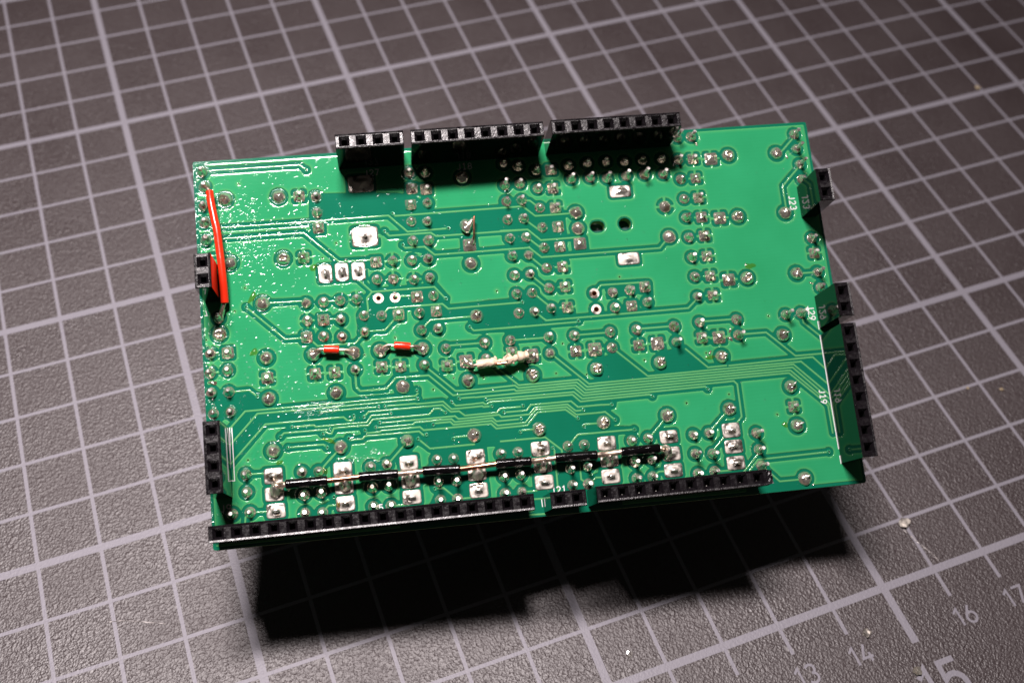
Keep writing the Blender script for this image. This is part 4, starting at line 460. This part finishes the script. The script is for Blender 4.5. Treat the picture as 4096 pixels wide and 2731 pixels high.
obj('copper_pour', me, board)

# traces, vias
for i, T in enumerate(DATA['traces']):
    T = [T[0]] + [q for p, q in zip(T, T[1:]) if abs(p[0] - q[0]) + abs(p[1] - q[1]) > .02]
    b = MB(); b.bead(T, .27, .036 + .0011 * (i % 7)); obj('trace', b.mesh('trace', M_TRACE, True), board)
b = MB(); cyl_ring(b, 0, 0, .15, .35, .0, .055, 20, 0); cyl_ring(b, 0, 0, .12, .15, -1.5, .055, 20, 1); b.box(-.14, .14, -.14, .14, -1.45, -1.4, 1)
me_via = b.mesh('via', [M_VIA, M_HOLE], True)
for i, (x, y) in enumerate(DATA['vias']): obj('via', me_via, board, (x, y, .0), random.random() * 6)
b = MB(); cyl_ring(b, 0, 0, .13, .22, .0, .05, 20, 0); cyl_ring(b, 0, 0, .10, .13, -1.5, .05, 20, 1); b.box(-.12, .12, -.12, .12, -1.45, -1.4, 1)
me_tv = b.mesh('stitching_via', [M_POUR, M_HOLE], True)
for x, y in DATA['tvias']: obj('stitching_via', me_tv, board, (x, y, .0))
b = MB(); b.ribbon([(36, 59.42), (.9, 59.35)], .16, 0, .05)

# ------------------------------------------------------------------ solder joints
def joint(kind, r, h, seed, lean=(0, 0), tip=.28):
    rg = random.Random(seed); seg = 28; NR = 9; vs = []; fs = []
    ph = [rg.uniform(0, 6.28) for _ in range(4)]; am = [rg.uniform(.02, .07) for _ in range(4)]
    for i in range(NR + 1):
        t = 1 - i / NR                      # 1 at the rim, 0 at the middle
        if kind == 'dome': z = h * (max(0, 1 - t * t)) ** .75; rad = t
        elif kind == 'cone': rad = t * (1 - tip) + tip * (1 if i < NR else 0); z = h * (1 - t) ** 1.5 if i < NR else h
        elif kind == 'flat': z = .10 + h * (max(0, 1 - t ** 1.6)); rad = t
        elif kind == 'crater': z = h * (math.sin(min(1, (1 - t) * 1.6) * math.pi / 2)) * (1 - .55 * (max(0, .45 - t) / .45)); rad = t
        else: rad = t * (1 - tip) + tip * (1 if i < NR else 0); z = h * (1 - t) ** 1.15 if i < NR else h
        for k in range(seg):
            a = 2 * math.pi * k / seg
            wob = 1 + (0 if i == 0 else sum(am[q] * math.sin((q + 2) * a + ph[q]) for q in range(4)) * (.5 + .5 * (1 - t)))
            rr = r * rad * wob; sq = 0
            if kind == 'square':
                c, s_ = abs(math.cos(a)), abs(math.sin(a)); f = 1 / max(c, s_)
                bl = t ** 1.3; f = f * bl + (1 - bl) * (1 + .10 * math.cos(4 * a + math.pi))
                rr = r * rad * f * (1 + (wob - 1) * .8)
                sq = .07 * h * math.cos(4 * a + math.pi) * (4 * t * (1 - t))   # ridges run to the corners
            zz = z * (1 + (0 if i == 0 else .10 * math.sin(3 * a + ph[0]) * (1 - t) * (0 if kind in ('cone', 'square') and i >= NR - 1 else 1))) + sq
            vs.append((rr * math.cos(a) + lean[0] * (1 - t) ** 1.5, rr * math.sin(a) + lean[1] * (1 - t) ** 1.5, max(zz, 0) + (.06 if i else .0)))
    vs = [(v[0] * 1.0, v[1] * 1.0, v[2]) for v in vs[:seg]] + [(v[0], v[1], .07) for v in vs[:seg]] + vs[seg:]
    NR += 1
    for i in range(NR):
        for k in range(seg):
            q = (k + 1) % seg; fs.append((i * seg + k, i * seg + q, (i + 1) * seg + q, (i + 1) * seg + k))
    if kind in ('cone', 'square'):
        last = NR * seg; fs.append(tuple(last - seg + k for k in range(seg)))
        fs = [f for f in fs if not (max(f) >= last)]; vs = vs[:last]
    return vs, fs
def jm(*a, **k):
    vs, fs = joint(*a, **k); return mesh('solder_joint', vs, fs, k.get('m', M_SOLD), None, True)
SM, BG, SQ, SB = [], [], [], []
for s in range(12):
    rg = random.Random(s); le = (rg.uniform(-.12, .12), rg.uniform(-.05, .15))
    SM.append(jm('cone', .80, rg.uniform(.75, 1.15), s, le, rg.uniform(.24, .36)) if s % 4 else jm('dome', .80, rg.uniform(.5, .7), s, le))
    SQ.append(jm('square', .86, rg.uniform(.55, .9), s + 50, le, rg.uniform(.24, .34)))
for s in range(8):
    rg = random.Random(s + 90); le = (rg.uniform(-.1, .15), rg.uniform(-.05, .15))
    BG.append(jm('dome', 1.05, rg.uniform(.45, .80), s + 20, le) if s % 3 else jm('crater', 1.05, rg.uniform(.5, .75), s + 20, le))
    SB.append(jm('square', 1.0, rg.uniform(.35, .6), s + 70, le, rg.uniform(.25, .4)))
def lead_mesh(r, h, seed, lean):
    b = MB(); rg = random.Random(seed); b.tube([(0, 0, 0), (lean[0] * .5, lean[1] * .5, h * .5), (lean[0], lean[1], h)], [r * 1.05, r, r], 12)
    n = 12; fx = b.v[-n:]; tilt = rg.uniform(-.42, -.10)
    for i in range(n): x, y, z = b.v[-n + i]; b.v[-n + i] = (x, y, z + (y - lean[1]) * tilt)
    me = b.mesh('lead_tip', M_LEAD); me.polygons.foreach_set('use_smooth', [len(p.vertices) == 4 for p in me.polygons]); return me
LT = [lead_mesh(.27, .55, s, (random.Random(s).uniform(-.08, .12), random.Random(s).uniform(-.02, .12))) for s in range(6)]
LP = [lead_mesh(.27, 1.55, s, (random.Random(s).uniform(-.05, .12), random.Random(s).uniform(-.08, .05))) for s in range(6)]
LB = []
for s in range(6):        # bent-over wire end on the larger joints
    b = MB(); a = random.Random(s).uniform(-.3, .5)
    b.tube([(0, 0, 0), (.08, .02, .28), (.3, .05 + a * .1, .42), (.72, a * .3, .50)], [.17, .17, .16, .10], 10); LB.append(b.mesh('lead_tip', M_LEAD, True))
b = MB(); seg = 32; vs = []; fs = []
for k in range(seg):
    a = 2 * math.pi * k / seg
    for q in range(8):
        p = 2 * math.pi * q / 8; rr = 1.0 + .21 * math.cos(p); vs.append((rr * math.cos(a), rr * math.sin(a), .02 + .12 * math.sin(p)))
for k in range(seg):
    for q in range(8):
        k2 = (k + 1) % seg; q2 = (q + 1) % 8; fs.append((k * 8 + q, k2 * 8 + q, k2 * 8 + q2, k * 8 + q2))
ME_FR = mesh('flux_ring', vs, fs, M_FLUX, None, True)
b = MB(); cyl_ring(b, 0, 0, .43, .80, 0, .07, 36, 0); cyl_ring(b, 0, 0, .36, .43, -1.6, .06, 36, 1)
b.box(-.42, .42, -.42, .42, -1.7, -1.65, 2)
ME_RING = b.mesh('plated_hole', [M_TIN, M_COPPER, M_HOLE], False)
for n_, (ty, x, y, f) in enumerate(DATA['pads']):
    sc = random.uniform(.96, 1.04)
    if ty == 'h': obj('plated_hole', ME_RING, board, (x, y, 0)); continue
    if ty == 'r': me = random.choice(SM); rz = random.uniform(-.7, .7)
    elif ty == 'R': me = random.choice(BG); rz = random.uniform(-.7, .7)
    elif ty == 's': me = random.choice(SQ); rz = random.choice((0, 0, math.pi / 2))
    else: me = random.choice(SB); rz = random.choice((0, math.pi / 2))
    o = obj('solder_joint', me, board, (x, y, 0), rz, (sc * 1.03, sc * 1.03, random.uniform(1.1, 1.7)))
    if 'p' in f: obj('lead_tip', random.choice(LP), o, (0, 0, .35), -rz)
    elif ty == 'R' and x > 35 and y < 32: obj('lead_tip', random.choice(LB), o, (0, 0, .38), random.uniform(0, .8) - rz)
    elif ty in 'rs' and random.random() < .8: obj('lead_tip', random.choice(LT), o, (0.04, .03, .60), random.uniform(-.5, .5))
    if 'w' in f: obj('flux_ring', ME_FR, o, (0, 0, 0), 0, (RAD[ty] * 1.16, RAD[ty] * 1.16, 1))
# square-tabbed pads
def pad_mesh(hx, hy, h, seed, name='tab_solder_joint'):
    rg = random.Random(seed); seg = 40; vs = []; fs = []; NR = 7
    for i in range(NR + 1):
        t = 1 - i / NR
        for k in range(seg):
            a = 2 * math.pi * k / seg; c, s_ = math.cos(a), math.sin(a); n_ = 2 + 7 * t ** 3
            f = (abs(c) ** n_ + abs(s_) ** n_) ** (-1 / n_)
            z = .09 + h * max(0, 1 - (t / .66) ** 2) ** 1.8 * (1 + .25 * math.sin(2 * a + seed) * t) + .02 * math.sin(3 * a + seed) * t * (1 - t) * 4
            vs.append((hx * t * f * c, hy * t * f * s_, z if i else .08))
    vs = [(v[0], v[1], 0) for v in vs[:seg]] + vs
    for i in range(NR + 1):
        for k in range(seg):
            q = (k + 1) % seg; fs.append((i * seg + k, i * seg + q, (i + 1) * seg + q, (i + 1) * seg + k))
    return mesh(name, vs, fs, M_TIN, None, True)
for n_, (x, y, hx, hy, f) in enumerate(DATA['rects']):
    o = obj('tab_solder_joint', pad_mesh(hx, hy, .34 if 'b' in f else .30, n_), board, (x, y, 0))
    if 'b' in f:
        b = MB(); b.tube([(-.52, 0, .36), (-.48, 0, .50), (0, .01, .54), (.48, 0, .50), (.52, 0, .36)], [.08, .19, .19, .19, .08], 12)
        me = b.mesh('blade_tip', M_LEAD, True)
        obj('blade_tip', me, o, (0, 0, .12), math.pi / 2 if hy > hx else 0)
    elif n_ == 1: obj('lead_tip', LT[0], o, (0, 0, .25))
    if n_ < 7 and 'b' in f or 't' in f:
        obj('flux_ring', ME_FR, o, (0, 0, 0), 0, (hx * 1.12, hy * 1.1, 1))

# ------------------------------------------------------------------ pin sockets
HB = 8.58
def header_mesh(n):
    b = MB(); e = 1.27; w = 1.20; top = HB
    x0, x1 = -e - .08, (n - 1) * 2.54 + e + .08
    # outside walls
    b.add([(x0, -w, .05), (x1, -w, .05), (x1, w, .05), (x0, w, .05), (x0, -w, top - .12), (x1, -w, top - .12), (x1, w, top - .12), (x0, w, top - .12)],
          [(0, 1, 5, 4), (1, 2, 6, 5), (2, 3, 7, 6), (3, 0, 4, 7), (0, 3, 2, 1)], 1)
    c = .10
    b.add([(x0, -w, top - .12), (x1, -w, top - .12), (x1, w, top - .12), (x0, w, top - .12), (x0 + c, -w + c, top), (x1 - c, -w + c, top), (x1 - c, w - c, top), (x0 + c, w - c, top)],
          [(0, 1, 5, 4), (1, 2, 6, 5), (2, 3, 7, 6), (3, 0, 4, 7)], 0)
    for sy in (-1, 1):   # moulded lip along both long edges
        b.add([(x0 + c, sy * (w - c), top), (x1 - c, sy * (w - c), top), (x1 - c, sy * (w - c), top + .07), (x0 + c, sy * (w - c), top + .07), (x0 + c, sy * (w - c - .26), top + .002), (x1 - c, sy * (w - c - .26), top + .002)],
              [(0, 1, 2, 3), (3, 2, 5, 4)], 0)
    for k in range(n):
        cx = k * 2.54; l = x0 + c if k == 0 else cx - e; r = x1 - c if k == n - 1 else cx + e
        o_, i_ = .80, .40
        Y0, Y1 = -w + c, w - c
        b.add([(l, Y0, top), (r, Y0, top), (r, Y1, top), (l, Y1, top), (cx - o_, -o_, top), (cx + o_, -o_, top), (cx + o_, o_, top), (cx - o_, o_, top)],
              [(0, 1, 5, 4), (1, 2, 6, 5), (2, 3, 7, 6), (3, 0, 4, 7)], 0)
        z2 = top - .60
        b.add([(cx - o_, -o_, top), (cx + o_, -o_, top), (cx + o_, o_, top), (cx - o_, o_, top), (cx - i_, -i_, z2), (cx + i_, -i_, z2), (cx + i_, i_, z2), (cx - i_, i_, z2)],
              [(0, 1, 5, 4), (1, 2, 6, 5), (2, 3, 7, 6), (3, 0, 4, 7)], 0)
        z3 = top - 5
        b.add([(cx - i_, -i_, z2), (cx + i_, -i_, z2), (cx + i_, i_, z2), (cx - i_, i_, z2), (cx - i_, -i_, z3), (cx + i_, -i_, z3), (cx + i_, i_, z3), (cx - i_, i_, z3)],
              [(0, 1, 5, 4), (1, 2, 6, 5), (2, 3, 7, 6), (3, 0, 4, 7), (4, 5, 6, 7)], 2)
    return b.mesh('pin_socket', [M_HTOP, M_HSIDE, M_HIN])
b = MB(); b.box(-.06, .06, -.36, -.30, -2.5, 0)
ME_CT = b.mesh('socket_contact', M_LEAD)
HL = {'h1': 'four way black pin socket, leftmost on the top edge', 'h2': 'eight way black pin socket in the middle of the top edge',
      'h3': 'eight way black pin socket, rightmost on the top edge', 'r1': 'two way black pin socket beside the print J23',
      'r2': 'two way black pin socket beside the print J29', 'r3': 'eight way black pin socket beside the print J19',
      'l1': 'two way black pin socket beside the long red wire', 'l2': 'four way black pin socket at the lower left edge',
      'b1': 'eighteen way black pin socket along the bottom left edge', 'b2': 'two way black pin socket in the bottom edge gap',
      'b3': 'ten way black pin socket at the bottom right, one end chipped'}
for k, (x, y, ax, n) in DATA['headers'].items():
    o = obj('pin_socket', header_mesh(n), board, (x, y, 0), 0 if ax == 'x' else -math.pi / 2, None, label=HL[k])
    if k == 'b3':
        for i in range(n): obj('socket_contact', ME_CT, o, (i * 2.54, .05, HB - 1.2))
    if k == 'b3':
        bm = bmesh.new(); bmesh.ops.create_cube(bm, size=1); bmesh.ops.subdivide_edges(bm, edges=bm.edges[:], cuts=4, use_grid_fill=True)
        rg = random.Random(4)
        for v in bm.verts:
            q = v.co.copy(); v.co = Vector((q.x * .9 + rg.uniform(-.07, .07), q.y * (2.2 - .5 * max(0, q.x)) + rg.uniform(-.08, .08), q.z * 8.4 + rg.uniform(-.06, .06))) * MM
        me = bpy.data.meshes.new('broken_end'); bm.to_mesh(me); bm.free(); me.materials.append(M_HTOP)
        obj('broken_end', me, o, (9 * 2.54 + 1.7, 0, 4.25))

# ------------------------------------------------------------------ jumper wires
Wd = DATA['wires']
def wire(name, label): return obj(name, None, board, (0, 0, 0), 0, None, label=label)
def part(name, pts, r, m, parent, seg=16, sub=6, lump=0, seed=1, smooth=True):
    b = MB(); P = smooth_path(pts, sub) if sub else [Vector(p) for p in pts]
    rad = r if not callable(r) else [r(i / (len(P) - 1)) for i in range(len(P))]
    b.tube(P, rad, seg, 0, True, lump, seed); me = b.mesh(name, m, smooth)
    return obj(name, me, parent)
w = wire('jumper_wire', 'long red insulated wire down the left side of the board')
part('insulation', Wd['long_red'], .60, M_RED, w, 18, 8)
part('bare_end', Wd['redleadT'], .27, M_TINCU, w); part('bare_end', Wd['redleadB'], .27, M_TINCU, w)
w = wire('jumper_wire', 'left of the two short leads sleeved in red')
part('insulation', Wd['red1'], .62, M_RED, w, 18, 6); part('bare_end', Wd['red1l'], .25, M_TINCU, w)
w = wire('jumper_wire', 'right of the two short leads sleeved in red')
part('insulation', Wd['red2'], .60, M_RED, w, 18, 6); part('bare_end', Wd['red2l'], .25, M_TINCU, w)
w = wire('jumper_wire', 'cream insulated wire with melted torn insulation')
rg = random.Random(3); lum = [rg.uniform(-.16, .16) for _ in range(40)]
def wr(t):
    i = t * 12; k = int(i); v = lum[k] * (1 - i + k) + lum[k + 1] * (i - k)
    return .64 + (v * 2.3 if t > .3 else v * .3) - .22 * max(0, t - .8) / .2
wp = smooth_path(Wd['white'], 7); rj = random.Random(9)
wp = [p + (Vector((0, rj.uniform(-.12, .14), rj.uniform(-.12, .12))) if 12 < i < len(wp) - 2 else Vector((0, 0, 0))) for i, p in enumerate(wp)]
part('insulation', wp, wr, M_WHT, w, 20, 0, .16, 5)
for fx, fy, fr_ in ((45.2, 23.35, .34), (46.6, 23.45, .26), (46.2, 24.6, .30), (44.0, 24.35, .22)):
    bb = MB(); bb.tube([(fx - fr_, fy + .3, 1.9), (fx, fy, 2.0), (fx + fr_ * .6, fy - fr_ * 1.2, 1.7)], [.22, .18, .04], 8, 0, True, .3, int(fx * 9)); obj('torn_flap', bb.mesh('torn_flap', M_WHT, True), w)
part('bare_end', Wd['whitel'][:3], .26, M_TINCU, w); part('bare_end', Wd['whitel'][3:], .26, M_TINCU, w, sub=3)
part('bare_end', [(Wd['white'][1][0] + 1.2, Wd['white'][1][1] - .35, 2.0), (Wd['white'][3][0] + .5, Wd['white'][3][1] - .38, 2.15)], .26, M_COPPER, w, sub=4)
w = wire('jumper_wire', 'short bare copper wire joining two joints in the middle of the board')
part('bare_end', Wd['copper'], .17, M_COPPER, w)
# black bus wire
w = wire('bus_wire', 'stiff copper wire with six black sleeves along the tabbed pads')
segs = DATA['bws']; pts = [tuple(DATA['jl'][0][:2]) + (1.5,)]
for a, c in segs: pts += [tuple(a), tuple(c)]
pts.append(tuple(DATA['jl'][-1][:2]) + (1.3,))
for i in range(0, len(pts), 2):
    a = Vector(pts[i]); c = Vector(pts[i + 1]); mid = (a + c) / 2; mid.z -= .15
    d = (c - a).normalized() * .4
    part('copper_core', [a - d, a, mid, c, c + d] if 0 < i < len(pts) - 2 else [a, mid, c], .44, M_COPPER if i in (2, 6) else M_TINCU, w, 16, 5)
for i, (a, c) in enumerate(segs):
    a = Vector(a); c = Vector(c)
    part('black_sleeve', [a.lerp(c, t) + Vector((0, 0, random.uniform(-.02, .02))) for t in (0, .2, .4, .6, .8, 1)], .73, M_BLK, w, 24, 4, .012, i)
def lump_mesh(seed, hx, hy, h):
    rg = random.Random(seed); seg = 24; NR = 8; vs = []; fs = []; ph = [rg.uniform(0, 6.3) for _ in range(3)]
    for i in range(NR + 1):
        t = 1 - i / NR
        for k in range(seg):
            a = 2 * math.pi * k / seg; wob = 1 + .08 * math.sin(2 * a + ph[0]) + .05 * math.sin(5 * a + ph[1])
            z = h * (1 - t ** 2.0) ** .9 * (1 + .10 * math.sin(3 * a + ph[2]) * t)
            vs.append((hx * t * wob * math.cos(a), hy * t * wob * math.sin(a) + .25 * (1 - t), z + .08))
    for i in range(NR):
        for k in range(seg):
            q = (k + 1) % seg; fs.append((i * seg + k, i * seg + q, (i + 1) * seg + q, (i + 1) * seg + k))
    return mesh('solder_blob', vs, fs, M_TIN, None, True)
for i, (x, y, z) in enumerate(DATA['jl']):
    obj('solder_blob', lump_mesh(i, .95, 1.15, 2.15), w, (x + (.1 if i < 6 else .3), y - .38, 0), 0)
def elong(name, p0, p1, r0, r1, h, seed):   # a blob pulled out along a wire end
    b = MB(); a = Vector(p0); c = Vector(p1); n = 8
    pts = [a.lerp(c, i / n) for i in range(n + 1)]
    b.tube([(q.x, q.y, h * .45 + (i / n) * .5) for i, q in enumerate(pts)], [max(.05, (r0 * (1 - i / n) + r1 * i / n) * (1 if i else .45)) for i in range(n + 1)], 16, 0, True, .06, seed)
    return obj(name, b.mesh(name, M_SOLD, True), board)
for p0, p1, r0, r1 in (((16.0, 27.35), (17.6, 28.2), .80, .32), ((22.75, 27.15), (21.2, 27.75), .72, .30), ((26.3, 27.3), (28.1, 27.9), .82, .30), ((33.3, 26.9), (31.7, 27.45), .80, .30),
                       ((39.3, 24.6), (40.5, 23.7), .70, .30), ((50.1, 24.4), (48.9, 24.6), .85, .4), ((1.5, 56.2), (2.2, 55.1), .62, .3), ((2.8, 34.6), (3.6, 35.9), .66, .3),
                       ((41.2, 45.3), (42.9, 47.3), .95, .22), ((42.2, 43.2), (42.6, 44.2), .45, .22)):
    elong('solder_blob', (*p0, 0), (*p1, 0), r0, r1, .75, int(p0[0]))

# ------------------------------------------------------------------ white print on the board
tx = DATA['silk']['text']
def silk(txt, x, y, ux, uy, h, wd=.16): 
    b = text_mb(txt, x, y, ux, uy, h, wd, .03, .052, .86, True); obj('silkscreen_text', b.mesh('silkscreen_text', M_SILK), board, label='white print ' + txt)
silk('J23', 94.85, 47.35, 0, -1, 1.0); silk('J29', 95.0, 28.80, 0, -1, 1.0); silk('J19', 94.66, 15.15, 0, -1, .95)
silk('J9', 1.40, 5.45, 1, 0, 1.0); silk('J27', 26.4, 55.75, 1, 0, 1.0); silk('J18', 41.2, 55.75, 1, 0, 1.0)
silk('5', 24.45, 3.25, 1, 0, .95); silk('J21', 50.4, 3.2, 1, 0, 1.0)
DATA['silk']['lines'][0] = [(96.27, 23.9), (96.27, 5.6)]; DATA['silk']['lines'][1] = [(96.27, 4.6), (96.27, 3.3)]; DATA['silk']['lines'][2] = [(96.30, 26.2), (96.30, 24.8)]
SHF = (0, 0, 0, .28, 0, 0)
for i, L in enumerate(DATA['silk']['lines']):
    L = [(q[0] + SHF[i], q[1]) for q in L]
    b = MB(); b.ribbon(L, .13, .03, .053 + .001 * i); obj('silkscreen_line', b.mesh('silkscreen_line', M_SILK), board)
b = MB(); b.ribbon([(66.3, 3.05), (66.3, 3.95)], .15, .03, .055); b.ribbon([(67.0, 3.3), (67.35, 3.3)], .15, .03, .056)
obj('silkscreen_line', b.mesh('silkscreen_line', M_SILK), board)

# ------------------------------------------------------------------ flux spatter: hundreds of clear droplets, thick at the left
b = MB(); rg = random.Random(21)
def drop(x, y, rx, ry, h, a):
    vs = []; ca, sa = math.cos(a), math.sin(a)
    for i, (t, z) in enumerate(((1, 0), (.8, .36), (.45, .80))):
        for k in range(8):
            q = 2 * math.pi * k / 8; u, v = rx * t * math.cos(q), ry * t * math.sin(q)
            vs.append((x + u * ca - v * sa, y + u * sa + v * ca, .04 + h * z))
    vs.append((x, y, .04 + h)); fs = []
    for i in range(2):
        for k in range(8): fs.append((i * 8 + k, i * 8 + (k + 1) % 8, (i + 1) * 8 + (k + 1) % 8, (i + 1) * 8 + k))
    fs += [(16 + k, 16 + (k + 1) % 8, 24) for k in range(8)]
    b.add(vs, fs)
for _ in range(3800):
    u = rg.random(); x = 99 * u ** 2.1; y = rg.uniform(.6, 59.4)
    if rg.random() > (1.0 if x < 25 else .75): continue
    k = 1.0 if x < 30 else .6
    r = k * (.07 + .17 * rg.random() ** 3); drop(x, y, r * rg.uniform(1, 2.6), r, r * rg.uniform(.09, .22), rg.gauss(.5, .5))
for cx_, cy_, rx_, ry_, n_ in ((16.5, 19.3, 3.6, 1.1, 260), (20.5, 11.5, 2.0, 1.2, 90), (24.5, 11.3, 1.8, 1.2, 90), (17.2, 48.6, 3, .8, 90), (8, 45, 4, 2, 160), (6, 50.5, 4, 4, 200)):
    for _ in range(n_):
        a = rg.uniform(0, 6.28); q = rg.random() ** .5; r = .05 + .13 * rg.random() ** 2
        drop(cx_ + rx_ * q * math.cos(a), cy_ + ry_ * q * math.sin(a), r * rg.uniform(1, 2.4), r, r * rg.uniform(.09, .22), rg.gauss(.4, .5))
obj('flux_spatter', b.mesh('flux_spatter', M_FLUX, True), board, kind='stuff')

PUD = [(7.58, 28.92, 0.75, 0.4, 0.5), (7.84, 37.48, 0.85, 0.45, 0.9), (17.41, 41.45, 0.6, 0.5, 0.0), (17.84, 14.5, 0.95, 0.35, -0.5), (86.6, 36.15, 0.8, 0.5, 0.0), (88.28, 10.21, 0.5, 0.4, 0.0), (18.52, 4.86, 0.35, 0.5, 0.0), (16.94, 9.95, 0.3, 0.6, 0.0), (77.89, 21.89, 0.7, 0.4, 0.0), (10.3, 11.88, 0.5, 0.3, 0.5)]
SPL = [(1.29, 24.77, 0.42), (81.75, 25.97, 0.28), (81.55, 24.6, 0.36), (78.0, 22.64, 0.26), (80.75, 57.4, 0.22), (91.33, 0.55, 0.16), (95.66, 54.06, 0.22), (96.27, 32.52, 0.22), (11.46, 7.71, 0.2), (37.26, 12.4, 0.1), (22.45, 42.35, 0.14), (85.92, 36.52, 0.12)]
# amber flux burns and splashes of solder stuck to the mask
M_AMB = bpy.data.materials.new('amber_flux'); M_AMB.use_nodes = True
nt = M_AMB.node_tree; nt.nodes.remove(nt.nodes['Principled BSDF'])
fr = N(nt, 'ShaderNodeFresnel'); fr.inputs[0].default_value = 1.5
tr = N(nt, 'ShaderNodeBsdfTransparent'); tr.inputs[0].default_value = (0.93, 0.86, 0.55, 1)
df = N(nt, 'ShaderNodeBsdfDiffuse'); df.inputs[0].default_value = (0.22, 0.20, 0.02, 1); mt = N(nt, 'ShaderNodeMixShader'); mt.inputs[0].default_value = 0.1
nt.links.new(tr.outputs[0], mt.inputs[1]); nt.links.new(df.outputs[0], mt.inputs[2]); tr = mt
gl = N(nt, 'ShaderNodeBsdfGlossy'); gl.inputs['Roughness'].default_value = 0.11
ge = N(nt, 'ShaderNodeNewGeometry'); sb = N(nt, 'ShaderNodeMath', operation='SUBTRACT'); sb.inputs[0].default_value = 1.0; nt.links.new(ge.outputs['Backfacing'], sb.inputs[1])
ml = N(nt, 'ShaderNodeMath', operation='MULTIPLY'); nt.links.new(fr.outputs[0], ml.inputs[0]); nt.links.new(sb.outputs[0], ml.inputs[1])
ms = N(nt, 'ShaderNodeMixShader'); nt.links.new(ml.outputs[0], ms.inputs[0]); nt.links.new(tr.outputs[0], ms.inputs[1]); nt.links.new(gl.outputs[0], ms.inputs[2])
nt.links.new(ms.outputs[0], nt.nodes['Material Output'].inputs[0])
def puddle(x, y, rx, ry, hh, a, m, name, seed):
    rg = random.Random(seed); vs = []; fs = []; ca, sa = math.cos(a), math.sin(a); ph = [rg.uniform(0, 6.3) for _ in range(3)]
    for i in range(6):
        t = 1 - i / 5
        for k in range(18):
            q = 2 * math.pi * k / 18; wb = 1 + .18 * math.sin(2 * q + ph[0]) + .12 * math.sin(3 * q + ph[1]) + .08 * math.sin(5 * q + ph[2])
            u, v = rx * t * wb * math.cos(q), ry * t * wb * math.sin(q); vs.append((x + u * ca - v * sa, y + u * sa + v * ca, .045 + hh * (1 - t * t)))
    for i in range(5):
        for k in range(18): fs.append((i * 18 + k, i * 18 + (k + 1) % 18, (i + 1) * 18 + (k + 1) % 18, (i + 1) * 18 + k))
    obj(name, mesh(name, vs, fs, m, None, True), board)
for i, (x, y, rx, ry, a) in enumerate(PUD): puddle(x, y, rx, ry, .16, a, M_AMB, 'amber_flux', i)
for i, (x, y, r) in enumerate(SPL): puddle(x, y, r * 1.5, r * .8, r * .7, i * 1.3, M_SOLD, 'solder_splash', i + 40)
b = MB(); b.box(58, 71, 39, 50, -12, -1.9)
obj('component_body', b.mesh('component_body', mat('teal_component', (0.0, .05, .045), .4)[0]), board)
# hidden legs that hold the tilted board above the mat
Rm = Matrix(BR); Tm = Vector(BT)
for lx, ly in ((12, 9), (88, 9), (12, 46), (88, 46)):
    p = Rm @ Vector((lx, ly, -TH)) + Tm; L = (p.z - 1.2) / BR[2][2]
    b = MB(); b.tube([(0, 0, 0), (0, 0, -L)], 2.6, 6); obj('standoff', b.mesh('standoff', M_BRASS), board, (lx, ly, -TH))
